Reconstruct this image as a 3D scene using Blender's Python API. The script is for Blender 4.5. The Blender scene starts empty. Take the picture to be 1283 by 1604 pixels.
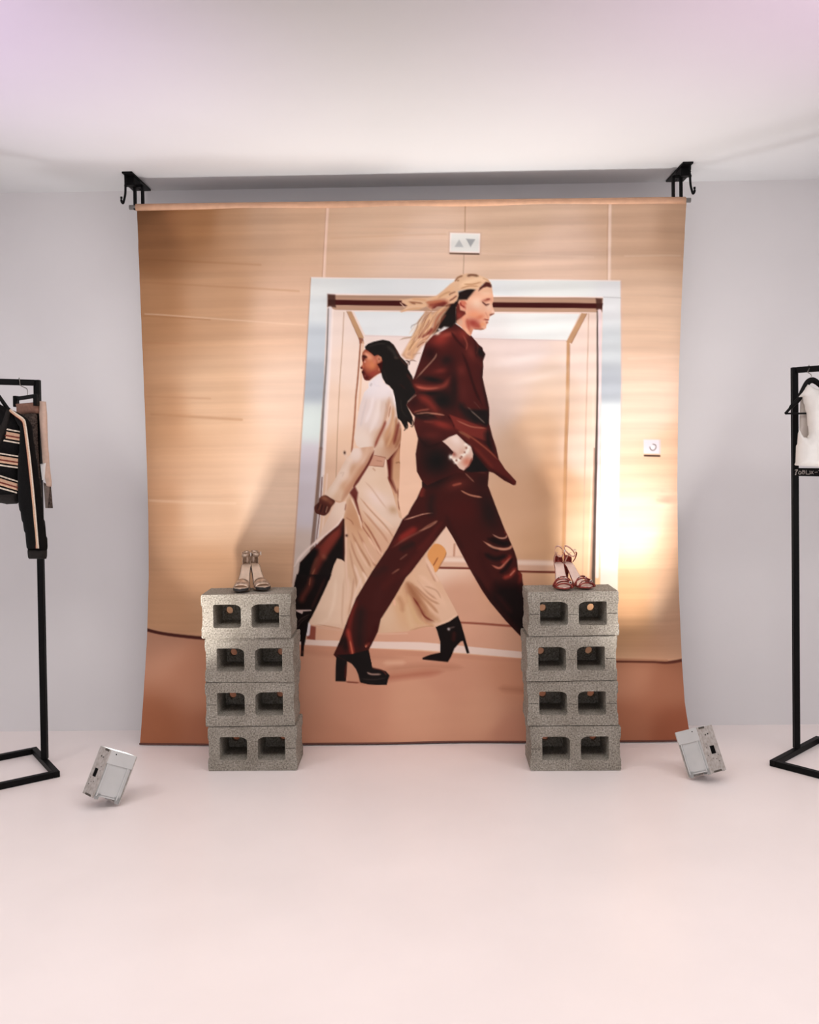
import bpy, bmesh, math, random
import numpy as np
from mathutils import Vector, Matrix, Euler
from mathutils.geometry import delaunay_2d_cdt

S = bpy.context.scene
COL = S.collection
R = math.radians
F = 1400.0                                   # focal length in units of the 1283 wide frame
CAMZ = 1.40

# ---------------- camera ----------------
cd = bpy.data.cameras.new('camera'); cam = bpy.data.objects.new('camera', cd); COL.objects.link(cam)
cd.sensor_fit = 'HORIZONTAL'; cd.sensor_width = 36.0; cd.lens = 36.0 * F / 1283.0
cd.clip_start = 0.05
PITCH, YAW, ROLL = R(-1.0), R(0.78), R(-0.75)
cam.location = (0, 0, CAMZ)
cam.rotation_euler = (Matrix.Rotation(YAW, 3, 'Z') @ Matrix.Rotation(R(90) + PITCH, 3, 'X') @ Matrix.Rotation(ROLL, 3, 'Z')).to_euler()
cd.shift_y = -0.0597
S.camera = cam

# ---------------- world, exposure ----------------
W = bpy.data.worlds.new('world'); S.world = W; W.use_nodes = True
W.node_tree.nodes['Background'].inputs[0].default_value = (0.92, 0.915, 0.97, 1)
W.node_tree.nodes['Background'].inputs[1].default_value = 0.76
S.view_settings.view_transform = 'Standard'; S.view_settings.look = 'None'
S.view_settings.gamma = 1.0; S.view_settings.use_curve_mapping = False
S.view_settings.exposure = 0.12

# ---------------- lights of the room and added side fills ----------------
def area(name, loc, direction, sx, sy, power, color, spread=180):
    l = bpy.data.lights.new(name, 'AREA'); l.shape = 'RECTANGLE'; l.size = sx; l.size_y = sy
    l.energy = power; l.color = color; l.spread = R(spread)
    o = bpy.data.objects.new(name, l); COL.objects.link(o)
    o.location = loc; o.rotation_euler = Vector(direction).to_track_quat('-Z', 'Y').to_euler()
    return o
def spot(name, loc, direction, power, color, size, blend=1.0, rad=.05):
    l = bpy.data.lights.new(name, 'SPOT'); l.energy = power; l.color = color; l.spot_size = R(size); l.spot_blend = blend; l.shadow_soft_size = rad
    o = bpy.data.objects.new(name, l); COL.objects.link(o)
    o.location = loc; o.rotation_euler = Vector(direction).to_track_quat('-Z', 'Y').to_euler()
    return o
for _x in (-2.4, -0.8, 0.8, 2.4):
    area('ceiling_panel_light', (_x, 2.05, 2.67), (0, 0, -1), 1.3, .7, 18.5, (1.0, .98, .955))
for _x, _p in ((-2.35, 2.6), (2.35, 2.8)):  # unseen fills added to brighten the ceiling sides and upper walls
    area('added_side_fill', (_x, 3.55, .5), (-.16 * _x, .02, 1.0), .12, .12, _p, (1.0, .99, 1.0), 95)
# coloured uplights standing beside the set, out of the frame
spot('lilac_uplight', (-2.1, 1.9, 1.2), (.55, .75, 1.4), 80, (.80, .52, 1.0), 60)
spot('pink_uplight', (1.9, 1.7, 1.2), (-.6, .7, 1.4), 72, (1.0, .60, .98), 60)
LAMP_POWER = 5.9
LAMP_COLOR = (1.0, .97, .93)

# ---------------- helpers ----------------
_M = cam.rotation_euler.to_matrix()
def at(x, y, Y):
    """point at depth Y seen at picture position x, y"""
    px, py = 641.5, 802.0
    sx = (x - px) / F; sy = -(y - py) / F + cd.shift_y * 1283.0 / F
    d = _M @ Vector((sx, sy, -1.0))
    return Vector((d.x, d.y, d.z)) * (Y / d.y) + Vector((0, 0, CAMZ))
def flo(x, y, z=0.0):
    px, py = 641.5, 802.0
    sx = (x - px) / F; sy = -(y - py) / F + cd.shift_y * 1283.0 / F
    d = _M @ Vector((sx, sy, -1.0))
    t = (z - CAMZ) / d.z
    return Vector((d.x * t, d.y * t, z))
def srgb(c):
    out = []
    for v in c[:3]:
        v = v / 255.0
        out.append(v / 12.92 if v <= .04045 else ((v + .055) / 1.055) ** 2.4)
    return (*out, 1.0)
def mat(name, c, rough=.6, metal=0.0, noise=0.0, nscale=20.0, bump=0.0, bscale=80.0, spec=.5, c2=None, coat=0.0, detail=4):
    m = bpy.data.materials.new(name); m.use_nodes = True
    nt = m.node_tree; b = nt.nodes['Principled BSDF']
    b.inputs['Roughness'].default_value = rough; b.inputs['Metallic'].default_value = metal
    b.inputs['Specular IOR Level'].default_value = spec
    b.inputs['Coat Weight'].default_value = coat
    tc = nt.nodes.new('ShaderNodeTexCoord')
    n = nt.nodes.new('ShaderNodeTexNoise'); n.inputs['Scale'].default_value = nscale; n.inputs['Detail'].default_value = detail
    nt.links.new(tc.outputs['Object'], n.inputs['Vector'])
    r = nt.nodes.new('ShaderNodeValToRGB'); nt.links.new(n.outputs['Fac'], r.inputs['Fac'])
    base = srgb(c)
    lo = srgb(c2) if c2 else tuple(v * (1 - noise) for v in base[:3]) + (1,)
    r.color_ramp.elements[0].position = .35; r.color_ramp.elements[0].color = lo
    r.color_ramp.elements[1].position = .65; r.color_ramp.elements[1].color = base
    nt.links.new(r.outputs['Color'], b.inputs['Base Color'])
    if bump:
        n2 = nt.nodes.new('ShaderNodeTexNoise'); n2.inputs['Scale'].default_value = bscale; n2.inputs['Detail'].default_value = 3
        nt.links.new(tc.outputs['Object'], n2.inputs['Vector'])
        bp = nt.nodes.new('ShaderNodeBump'); bp.inputs['Strength'].default_value = bump; bp.inputs['Distance'].default_value = .004
        nt.links.new(n2.outputs['Fac'], bp.inputs['Height']); nt.links.new(bp.outputs['Normal'], b.inputs['Normal'])
    return m
def tag(o, label=None, cat=None, group=None, kind=None):
    if label: o['label'] = label
    if cat: o['category'] = cat
    if group: o['group'] = group
    if kind: o['kind'] = kind
    return o
def empty(name, loc, rz=0.0, M=None):
    o = bpy.data.objects.new(name, None); COL.objects.link(o); o.empty_display_size = .05
    if M is not None: o.matrix_world = M
    else:
        o.location = loc; o.rotation_euler = (0, 0, rz)
    return o
def link(name, bm, m, parent=None, smooth=False, world=False, bevel=0.0, seg=2, sub=0):
    me = bpy.data.meshes.new(name)
    bmesh.ops.recalc_face_normals(bm, faces=bm.faces[:])
    bm.to_mesh(me); bm.free()
    me.materials.append(m)
    if smooth:
        for p in me.polygons: p.use_smooth = True
    o = bpy.data.objects.new(name, me); COL.objects.link(o)
    if parent is not None:
        o.parent = parent
        if world: o.matrix_parent_inverse = parent.matrix_basis.inverted()
    if bevel:
        md = o.modifiers.new('bevel', 'BEVEL'); md.width = bevel; md.segments = seg; md.limit_method = 'ANGLE'; md.angle_limit = R(40)
    if sub:
        md = o.modifiers.new('sub', 'SUBSURF'); md.levels = sub; md.render_levels = sub
    return o
def bx(bm, x0, x1, y0, y1, z0, z1, M=None):
    g = bmesh.ops.create_cube(bm, size=1.0)
    T = Matrix.Translation(((x0 + x1) / 2, (y0 + y1) / 2, (z0 + z1) / 2)) @ Matrix.Diagonal((x1 - x0, y1 - y0, z1 - z0, 1))
    if M is not None: T = M @ T
    bmesh.ops.transform(bm, matrix=T, verts=g['verts'])
def beam(bm, a, b, w, h, up=(0, 0, 1), ext=0.0):
    """square bar from a to b"""
    a, b = Vector(a), Vector(b); d = (b - a).normalized(); a = a - d * ext; b = b + d * ext
    u = Vector(up)
    s = d.cross(u)
    if s.length < 1e-4: s = d.cross(Vector((1, 0, 0)))
    s.normalize(); t = s.cross(d).normalized()
    vs = []
    for p in (a, b):
        for i, j in ((-1, -1), (1, -1), (1, 1), (-1, 1)):
            vs.append(bm.verts.new(p + s * (i * w / 2) + t * (j * h / 2)))
    bm.faces.new(vs[:4]); bm.faces.new(vs[4:][::-1])
    for i in range(4): bm.faces.new((vs[i], vs[4 + i], vs[4 + (i + 1) % 4], vs[(i + 1) % 4]))
def cr(P, n=6, closed=False):
    P = [Vector(p) for p in P]; m = len(P); out = []
    for i in range(m if closed else m - 1):
        if closed: p0, p1, p2, p3 = P[(i - 1) % m], P[i], P[(i + 1) % m], P[(i + 2) % m]
        else: p0, p1, p2, p3 = P[max(i - 1, 0)], P[i], P[i + 1], P[min(i + 2, m - 1)]
        for k in range(n):
            t = k / n
            out.append(.5 * ((2 * p1) + (-p0 + p2) * t + (2 * p0 - 5 * p1 + 4 * p2 - p3) * t * t + (-p0 + 3 * p1 - 3 * p2 + p3) * t ** 3))
    if not closed: out.append(P[-1])
    return out
def tube(bm, pts, r, n=10, closed=False, flat=1.0, up=(0, 0, 1)):
    """round or flattened tube along pts; r a number or a list; flat squashes it along 'up'"""
    pts = [Vector(p) for p in pts]; m = len(pts); rings = []
    for i, p in enumerate(pts):
        if closed: d = pts[(i + 1) % m] - pts[(i - 1) % m]
        else: d = pts[min(i + 1, m - 1)] - pts[max(i - 1, 0)]
        d.normalize(); s = d.cross(Vector(up))
        if s.length < 1e-3: s = d.cross(Vector((0, 1, 0)))
        s.normalize(); t = s.cross(d).normalized()
        rr = r[min(int(i * len(r) / m), len(r) - 1)] if isinstance(r, (list, tuple)) else r
        rings.append([bm.verts.new(p + s * (math.cos(2 * math.pi * k / n) * rr) + t * (math.sin(2 * math.pi * k / n) * rr * flat)) for k in range(n)])
    for i in range(m if closed else m - 1):
        a, b = rings[i], rings[(i + 1) % m]
        for k in range(n): bm.faces.new((a[k], a[(k + 1) % n], b[(k + 1) % n], b[k]))
    if not closed:
        bm.faces.new(rings[0][::-1]); bm.faces.new(rings[-1])
def copy_tree(o, parent=None):
    c = o.copy(); COL.objects.link(c); c.parent = parent
    for ch in [x for x in bpy.data.objects if x.parent == o]: copy_tree(ch, c)
    return c
def struct(name, bm, m):
    return tag(link(name, bm, m), kind='structure')
# ---------------------------------------------------------------------------
# the printed picture: painted into an array in the camera image's pixel positions
# ---------------------------------------------------------------------------

PX0, PY0, PW, PH = 205, 312, 885, 872
SS = 1.0
CAN = np.zeros((PH, PW, 3), dtype=np.float32)
_gx, _gy = np.meshgrid(np.arange(PW, dtype=np.float32) + PX0, np.arange(PH, dtype=np.float32) + PY0)
_T = (0.0, 0.0, 1.0)
_CLIP = None
TAPER = False
def Z(x0=0.0, y0=0.0, s=1.0):
    global _T
    _T = (x0, y0, s)
def _loc(pts):
    return np.array([(_T[0] + p[0] / _T[2], _T[1] + p[1] / _T[2]) for p in pts], dtype=np.float64)
def _smooth(P, closed, n=5):
    m = len(P)
    out = []
    rng = range(m) if closed else range(m - 1)
    for i in rng:
        if closed:
            p0, p1, p2, p3 = P[(i - 1) % m], P[i], P[(i + 1) % m], P[(i + 2) % m]
        else:
            p0, p1, p2, p3 = P[max(i - 1, 0)], P[i], P[i + 1], P[min(i + 2, m - 1)]
        for k in range(n):
            t = k / n
            out.append(0.5 * ((2 * p1) + (-p0 + p2) * t + (2 * p0 - 5 * p1 + 4 * p2 - p3) * t * t + (-p0 + 3 * p1 - 3 * p2 + p3) * t ** 3))
    if not closed:
        out.append(P[-1])
    return np.array(out)
def _box(P, pad):
    x0 = max(int(P[:, 0].min() - pad) - PX0, 0); x1 = min(int(P[:, 0].max() + pad) + 2 - PX0, PW)
    y0 = max(int(P[:, 1].min() - pad) - PY0, 0); y1 = min(int(P[:, 1].max() + pad) + 2 - PY0, PH)
    return x0, x1, y0, y1
def _lin(c):
    return np.array(c, dtype=np.float32) / 255.0
def _blend(b, a, col):
    x0, x1, y0, y1 = b
    if _CLIP is not None:
        a = a * _CLIP[y0:y1, x0:x1]
    a = a[..., None]
    if callable(col):
        c = col(_gx[y0:y1, x0:x1], _gy[y0:y1, x0:x1])
    else:
        c = _lin(col)
    CAN[y0:y1, x0:x1] = CAN[y0:y1, x0:x1] * (1 - a) + c * a
def fill(pts, col, soft=1.0, a=1.0, smooth=False, local=True):
    P = _loc(pts) if local else np.array(pts, float)
    if smooth:
        P = _smooth(P, True)
    b = _box(P, soft + 1)
    x0, x1, y0, y1 = b
    full = np.zeros((PH, PW), np.float32)
    if x1 <= x0 or y1 <= y0:
        return full
    X, Y = _gx[y0:y1, x0:x1], _gy[y0:y1, x0:x1]
    d2 = np.full(X.shape, 1e9, np.float32); ins = np.zeros(X.shape, bool)
    for i in range(len(P)):
        ax, ay = P[i]; bx, by = P[(i + 1) % len(P)]
        dx, dy = bx - ax, by - ay
        L = dx * dx + dy * dy
        if L < 1e-9:
            continue
        t = np.clip(((X - ax) * dx + (Y - ay) * dy) / L, 0, 1)
        d2 = np.minimum(d2, (X - ax - t * dx) ** 2 + (Y - ay - t * dy) ** 2)
        if ay != by:
            c = ((ay > Y) != (by > Y)) & (X < (bx - ax) * (Y - ay) / (by - ay) + ax)
            ins ^= c
    sd = np.sqrt(d2) * np.where(ins, -1, 1)
    m = np.clip(0.5 - sd / soft, 0, 1)
    full[y0:y1, x0:x1] = m
    _blend(b, m * a, col)
    return full
def stroke(pts, w, col, a=1.0, soft=None, smooth=True, w2=None):
    """brush line; w = width in image pixels, tapering to w2"""
    P = _loc(pts)
    if smooth and len(P) > 2:
        P = _smooth(P, False)
    if soft is None:
        soft = max(1.0, w * (0.85 if TAPER else 0.5))
    ww = w if w2 is None else max(w, w2)
    b = _box(P, ww / 2 + soft + 1)
    x0, x1, y0, y1 = b
    if x1 <= x0 or y1 <= y0:
        return
    X, Y = _gx[y0:y1, x0:x1], _gy[y0:y1, x0:x1]
    best = np.full(X.shape, 1e9, np.float32)
    n = len(P) - 1
    for i in range(n):
        ax, ay = P[i]; bx, by = P[i + 1]
        dx, dy = bx - ax, by - ay
        L = dx * dx + dy * dy + 1e-9
        t = np.clip(((X - ax) * dx + (Y - ay) * dy) / L, 0, 1)
        d = np.sqrt((X - ax - t * dx) ** 2 + (Y - ay - t * dy) ** 2)
        if w2 is not None:
            d = d - (w + (w2 - w) * (i + t) / n) / 2 + w / 2
        if TAPER:
            q = (i + t) / n
            d = d + (w / 2 + 0.35 * soft) * np.clip(1 - np.minimum(q, 1 - q) * 4.5, 0, 1) ** 1.6
        best = np.minimum(best, d)
    m = np.clip(0.5 - (best - w / 2) / soft, 0, 1)
    _blend(b, m * a, col)
def blob(x, y, rx, ry, col, a=1.0, rot=0.0):
    cx, cy = _T[0] + x / _T[2], _T[1] + y / _T[2]
    rx, ry = rx / _T[2], ry / _T[2]
    R = max(rx, ry) * 2.6
    P = np.array([(cx - R, cy - R), (cx + R, cy + R)])
    b = _box(P, 1)
    x0, x1, y0, y1 = b
    if x1 <= x0 or y1 <= y0:
        return
    X, Y = _gx[y0:y1, x0:x1] - cx, _gy[y0:y1, x0:x1] - cy
    c, s = math.cos(math.radians(rot)), math.sin(math.radians(rot))
    u, v = (X * c + Y * s) / rx, (-X * s + Y * c) / ry
    _blend(b, a * np.exp(-(u * u + v * v)).astype(np.float32), col)
def clip(m=None):
    global _CLIP
    _CLIP = m
def field(cps, pw=90.0):
    """a soft tone made from colours given at points"""
    pts = np.array([c[:2] for c in cps], np.float32); cols = np.array([c[2] for c in cps], np.float32) / 255
    def f(X, Y):
        W = 0; A = 0
        for p, c in zip(pts, cols):
            w = 1.0 / (((X - p[0]) ** 2 + (Y - p[1]) ** 2) / (pw * pw) + 0.05) ** 2
            W = W + w; A = A + w[..., None] * c
        return A / W[..., None]
    return f
def _noise1(n, seed, sm):
    r = np.random.RandomState(seed).randn(n + 8 * sm)
    k = np.hanning(2 * sm + 1); k /= k.sum()
    v = np.convolve(r, k, 'same')[4 * sm:4 * sm + n]
    return (v / (v.std() + 1e-6)).astype(np.float32)

# ---- veneer walls of the printed lobby
WALLC = field([(230, 345, (186, 140, 106)), (330, 340, (198, 154, 118)), (450, 345, (214, 176, 146)), (600, 345, (220, 186, 158)),
               (820, 345, (216, 184, 158)), (1000, 350, (212, 176, 148)), (1060, 360, (206, 168, 138)),
               (240, 480, (196, 146, 106)), (340, 470, (208, 164, 128)), (450, 480, (226, 188, 160)), (650, 400, (228, 198, 176)),
               (870, 400, (228, 196, 174)), (1020, 480, (226, 192, 164)), (240, 640, (204, 156, 118)), (340, 620, (226, 186, 152)),
               (450, 620, (240, 208, 184)), (1020, 640, (240, 206, 182)), (1060, 700, (232, 190, 158)), (240, 800, (206, 158, 122)),
               (330, 800, (228, 188, 156)), (430, 780, (238, 204, 176)), (1010, 820, (240, 206, 180)), (1060, 850, (226, 184, 152)),
               (250, 950, (198, 150, 114)), (330, 900, (208, 162, 126)), (440, 900, (210, 166, 132)), (1000, 960, (222, 184, 152)), (1050, 1000, (206, 160, 130))], 80)
Z()
fill([(195, 300), (1100, 300), (1100, 1200), (195, 1200)], WALLC)
_st = 0.5 * _noise1(PH, 3, 2) + 0.5 * _noise1(PH, 5, 7)
_st2 = 0.6 * _noise1(PH, 13, 2) + 0.5 * _noise1(PH, 15, 5)
_mx = (0.5 + 0.5 * np.sin(_gx * 0.013 + 1.1 + 0.004 * _gy))
_gr = np.take(_st, np.clip((_gy - PY0 + (_gx - 300) * 0.02).astype(int), 0, PH - 1)) * _mx + np.take(_st2, np.clip((_gy - PY0 - (_gx - 700) * 0.015).astype(int), 0, PH - 1)) * (1 - _mx)
CAN *= (1 + 0.014 * _gr)[..., None]
for (x1, y1, x2, y2, w, a, c) in [(222, 404, 410, 414, 3, .35, (176, 128, 92)), (222, 440, 470, 455, 3, .3, (178, 130, 94)), (225, 489, 480, 508, 2, .55, (240, 206, 178)),
                            (222, 492, 330, 499, 2, .4, (170, 120, 82)), (222, 534, 280, 536, 2, .3, (190, 130, 96)), (235, 646, 380, 655, 4, .4, (182, 134, 98)),
                            (225, 618, 330, 622, 3, .25, (180, 130, 98)), (230, 782, 370, 786, 4, .4, (242, 206, 176)), (740, 395, 930, 402, 3, .3, (240, 212, 190)),
                            (520, 372, 700, 366, 3, .25, (202, 160, 130)), (980, 400, 1068, 398, 3, .25, (240, 214, 190)), (985, 560, 1066, 556, 4, .25, (246, 220, 198))]:
    stroke([(x1, y1), (x2, y2)], w, c, a)
# upright joints of the panels
stroke([(515.5, 312), (512, 370), (509, 436)], 4.5, (244, 214, 196), .9)
stroke([(512.5, 318), (506.5, 434)], 1.2, (170, 124, 96), .55)
stroke([(957, 312), (955, 440)], 4.5, (246, 220, 202), .9)
stroke([(953.4, 320), (952, 438)], 1.2, (178, 136, 108), .5)
stroke([(731, 320), (730, 362)], 1.4, (160, 120, 92), .8)
stroke([(729, 396), (727.5, 430)], 1.4, (170, 140, 120), .8)

# ---- floor of the printed lobby
FLOORC = field([(240, 1010, (188, 138, 112)), (240, 1150, (150, 96, 70)), (320, 1060, (178, 126, 100)), (330, 1160, (156, 102, 78)), (500, 1040, (196, 144, 118)),
                (560, 1100, (196, 142, 116)), (520, 1160, (190, 136, 110)), (660, 1100, (206, 154, 126)), (700, 1060, (200, 146, 120)), (760, 1120, (204, 152, 124)),
                (800, 1150, (188, 134, 110)), (820, 1060, (196, 140, 112)), (980, 1050, (178, 126, 100)), (1060, 1060, (158, 106, 82)), (980, 1140, (158, 104, 80)), (1060, 1150, (142, 86, 64))], 70)
fl = fill([(195, 986), (325, 998), (470, 1006), (600, 1014), (830, 1030), (968, 1032), (1100, 1036), (1100, 1200), (195, 1200)], FLOORC, 1.5)
stroke([(226, 987), (262, 992), (325, 997.5), (400, 1001), (462, 1004)], 5, (78, 40, 34), 1, 1.6)
stroke([(226, 983), (262, 988), (325, 993)], 2, (198, 150, 120), .6)
stroke([(960, 1033.5), (1020, 1034), (1045, 1036), (1074, 1034)], 3.2, (96, 54, 44), 1, 1.5, w2=5)
stroke([(965, 1030), (1010, 1031), (1045, 1033)], 3, (178, 128, 100), .8)

# ---- lift opening : inner walls
Z()
INC = field([(525, 520, (238, 218, 206)), (520, 640, (238, 208, 186)), (520, 740, (226, 188, 160)), (550, 560, (240, 216, 200)), (545, 700, (232, 196, 168)),
             (600, 530, (234, 216, 208)), (700, 540, (232, 214, 206)), (820, 545, (232, 212, 204)), (870, 600, (226, 200, 180)), (800, 620, (224, 200, 186)),
             (640, 720, (232, 192, 164)), (650, 790, (232, 192, 164)), (840, 680, (222, 184, 152)), (870, 760, (214, 170, 134)), (820, 790, (218, 174, 140)),
             (850, 850, (212, 168, 132)), (910, 560, (242, 218, 204)), (910, 700, (242, 214, 194)), (910, 850, (228, 192, 160)), (720, 860, (228, 192, 168)),
             (720, 940, (202, 154, 128)), (780, 930, (202, 154, 126)), (690, 870, (226, 196, 174)), (500, 990, (214, 166, 138)), (740, 1000, (208, 158, 132)), (630, 1000, (206, 156, 130))], 60)
op = fill([(512, 462), (946, 466), (938, 700), (934, 1030), (470, 1004), (490, 860), (508, 640)], INC, 1)
clip(op)
fill([(556, 486), (909, 490), (889, 531), (574, 523)], field([(600, 500, (226, 230, 230)), (740, 500, (228, 230, 226)), (850, 505, (240, 242, 238)), (740, 525, (236, 226, 224))], 50), 1.5)
stroke([(574, 524), (889, 532)], 2, (220, 200, 194), .7)
fill([(545, 484), (552, 485), (572, 527), (564, 529)], (190, 150, 114))
stroke([(545, 486), (565, 530)], 1.2, (150, 106, 78), .8)
fill([(912, 489), (920, 490), (896, 536), (888, 534)], (194, 152, 116))
stroke([(920, 490), (896, 536)], 1.2, (150, 104, 74), .8)
fill([(564, 527), (571, 528), (572, 536), (565, 536)], (120, 70, 52), 1.5, .8)
stroke([(567, 530), (562.5, 590), (559.5, 620), (557, 660), (553, 705)], 2.4, (150, 92, 66), .9, 1.4)
stroke([(570.5, 534), (567, 600), (564, 640)], 3, (228, 186, 154), .8)
stroke([(540.5, 488), (538, 540), (533, 620), (528, 760)], 1.6, (188, 152, 126), .75)
stroke([(891, 536), (889.5, 620), (887, 700), (883.5, 850), (881, 900)], 4.6, (196, 148, 106), .95, 2)
stroke([(893.5, 538), (892.5, 620), (889.5, 700), (886.5, 850)], 1.2, (150, 104, 72), .5)
stroke([(923, 490), (920, 600), (917, 720), (914, 860), (913, 915)], 1.5, (206, 170, 146), .9)
blob(870, 620, 26, 10, (236, 206, 184), .6, -20)
for (x, y, rx, ry, r, c, a) in [(820, 560, 40, 6, -12, (240, 226, 218), .6), (840, 590, 44, 6, -14, (240, 222, 210), .5), (850, 640, 40, 30, -40, (226, 190, 158), .5), (858, 740, 22, 70, 12, (204, 158, 122), .6),
                                (820, 700, 18, 50, 10, (226, 184, 152), .5), (865, 820, 18, 40, 0, (204, 160, 122), .5)]:
    blob(x, y, rx, ry, c, a, r)
# hand rail and skirting
stroke([(690, 878), (740, 878), (800, 882), (879, 884)], 18, (212, 172, 148), 1, 3)
stroke([(690, 874), (740, 875), (800, 878), (879, 880)], 7, (234, 208, 190), .9, 4)
stroke([(686, 887), (740, 888), (800, 892), (880, 894)], 3, (110, 54, 44), 1, 1.6)
stroke([(714, 850), (713, 868)], 3, (188, 140, 116), .9)
stroke([(723, 973), (760, 975), (800, 978), (830, 980)], 3, (142, 82, 66), 1, 1.8, w2=4)
stroke([(492, 979), (541, 985), (600, 990), (640, 990)], 2.2, (214, 172, 146), .8)
blob(500, 985, 8, 16, (120, 60, 48), .0)
fill([(484, 976), (497, 979), (496, 1000), (483, 998)], (132, 68, 56), 1.6, .9)
clip()
# threshold of the lift and the strip of tread
fill([(470, 999), (660, 1004), (826, 1019), (826, 1029), (660, 1016), (470, 1007)], (226, 202, 188), 1.2)
fill([(470, 1009), (660, 1018), (826, 1031), (826, 1036), (660, 1026), (470, 1018)], (190, 134, 108), 3, .5)

# ---- metal surround of the lift
LF = field([(500, 450, (226, 230, 228)), (500, 480, (222, 228, 228)), (498, 530, (196, 204, 210)), (494, 600, (176, 184, 192)), (492, 660, (216, 226, 222)), (488, 720, (214, 206, 212)), (482, 790, (208, 198, 202)),
            (476, 860, (204, 184, 172)), (470, 950, (200, 176, 160)), (700, 450, (226, 230, 230)), (900, 450, (232, 236, 232)), (960, 470, (228, 230, 230)), (958, 540, (206, 212, 214)), (957, 600, (180, 186, 192)),
            (956, 660, (226, 232, 230)), (955, 740, (238, 242, 238)), (954, 840, (232, 236, 232)), (954, 900, (214, 216, 216))], 30)
fill([(489, 433), (973, 438), (973.5, 600), (971, 700), (968.5, 830), (967, 1000), (940, 1000), (941, 850), (942, 600), (945, 465), (515, 460), (509, 600), (498, 750), (489.5, 862), (478, 1000), (452, 1000), (461, 900), (468, 800), (474, 700), (480, 600), (485, 500)], LF, 1.2)
stroke([(489, 434), (973, 439)], 1.8, (246, 232, 226), .9)
stroke([(515, 459), (945, 464.5)], 1.8, (246, 226, 218), .8)
stroke([(488.5, 434), (485, 500), (479.5, 600), (473, 700), (467, 800), (459, 910)], 2, (178, 136, 116), .5)
stroke([(973.5, 439), (974, 600), (971.5, 700), (969, 830)], 1.8, (220, 190, 176), .7)
stroke([(946, 464), (973, 465)], 1, (170, 170, 170), .9)
# head of the opening
fill([(515, 461), (945, 465.5), (944, 488), (528, 484), (515, 480)], (186, 150, 126), 1)
fill([(515, 461), (945, 465.5), (945, 468), (515, 464)], (168, 138, 118), 1, .8)
fill([(516, 468), (945, 474), (944, 482), (516, 476)], (68, 24, 22), 1.2)
stroke([(528, 485), (908, 489.5)], 1.6, (244, 226, 216), .8)
fill([(515, 459), (527, 460), (528, 480), (515, 479)], (66, 40, 34), 2.5, .85)
fill([(934, 466), (944, 467), (944, 486), (935, 484)], (70, 42, 36), 2.5, .85)
# jambs
stroke([(519, 482), (516, 560), (511.5, 620), (506, 740), (496, 860), (484, 990)], 7, (226, 216, 214), 1, 2)
stroke([(523, 484), (519.5, 560), (515, 640), (509, 740)], 3, (244, 228, 220), .9)
stroke([(516.2, 482), (513.5, 560), (509.5, 620), (505, 700)], 1.8, (120, 112, 108), .9, 1.5, w2=4.5)
stroke([(505, 700), (502, 740), (497, 800), (491, 860), (482, 960)], 5, (122, 98, 88), .85, 2, w2=7)
stroke([(507, 745), (503, 800), (496, 860), (488, 950)], 1.5, (86, 46, 38), .8)
stroke([(515, 740), (511, 790), (505, 850)], 2.5, (236, 208, 188), .8)
stroke([(940, 486), (939, 600), (937, 740), (935.5, 900)], 6, (234, 214, 214), 1, 2)
stroke([(936.3, 486), (936.3, 600), (934, 720), (931, 850), (929.5, 920)], 1.7, (84, 72, 66), 1, 1.3, w2=6)
stroke([(931.5, 700), (929, 800), (926.5, 880), (925.5, 920)], 2.2, (170, 134, 116), .8, w2=3)
stroke([(930, 600), (927, 760), (922, 900)], 2, (242, 216, 198), .6)

# ---- call signs
Z(680, 340, 12.83)
fill([(325, 290), (975, 300), (965, 745), (315, 725)], (196, 162, 146), 4, .6)
fill([(345, 305), (955, 315), (940, 705), (335, 690)], (242, 232, 226), 1)
fill([(375, 330), (925, 340), (915, 675), (365, 665)], (226, 228, 222), 1.5, .8)
fill([(530, 435), (615, 590), (435, 585)], (190, 192, 190), 1.2)
fill([(668, 422), (855, 430), (757, 590)], (166, 168, 168), 1.1)
stroke([(345, 718), (925, 728)], 1.8, (84, 60, 48), 1)
Z(980, 660, 12.83)
fill([(365, 335), (720, 335), (720, 620), (365, 610)], (218, 206, 210), 1.2)
stroke([(700, 345), (700, 610)], 2, (196, 180, 172), .7)
stroke([(385, 655), (700, 664)], 2.6, (66, 48, 40), 1, 1.2)
stroke([(560, 430), (610, 445), (622, 490), (590, 540), (540, 550), (505, 520), (495, 485)], 1.5, (112, 104, 98), .95, 1.1)
blob(550, 490, 26, 26, (240, 234, 236), .9)
Z()
for (x1, y1, x2, y2, a) in [(1038, 767, 1058, 770, .3), (1030, 781, 1050, 784, .3)]:
    stroke([(x1, y1), (x2, y2)], 4, (206, 168, 144), a, 3)

# ===========================================================================
# the woman behind: ivory coat
TAPER = True
# ===========================================================================
COAT = field([(590, 620, (226, 214, 212)), (575, 660, (228, 210, 202)), (600, 640, (216, 196, 184)), (570, 700, (230, 206, 190)), (530, 750, (224, 196, 172)),
              (590, 750, (220, 190, 164)), (600, 800, (222, 196, 176)), (570, 830, (206, 164, 132)), (560, 880, (212, 174, 144)), (600, 860, (208, 166, 138)),
              (550, 940, (224, 190, 162)), (520, 960, (222, 188, 162)), (600, 960, (212, 178, 148)), (640, 950, (206, 164, 128)), (680, 920, (214, 174, 144)), (700, 960, (216, 178, 150)), (580, 985, (206, 168, 138))], 40)
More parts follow.
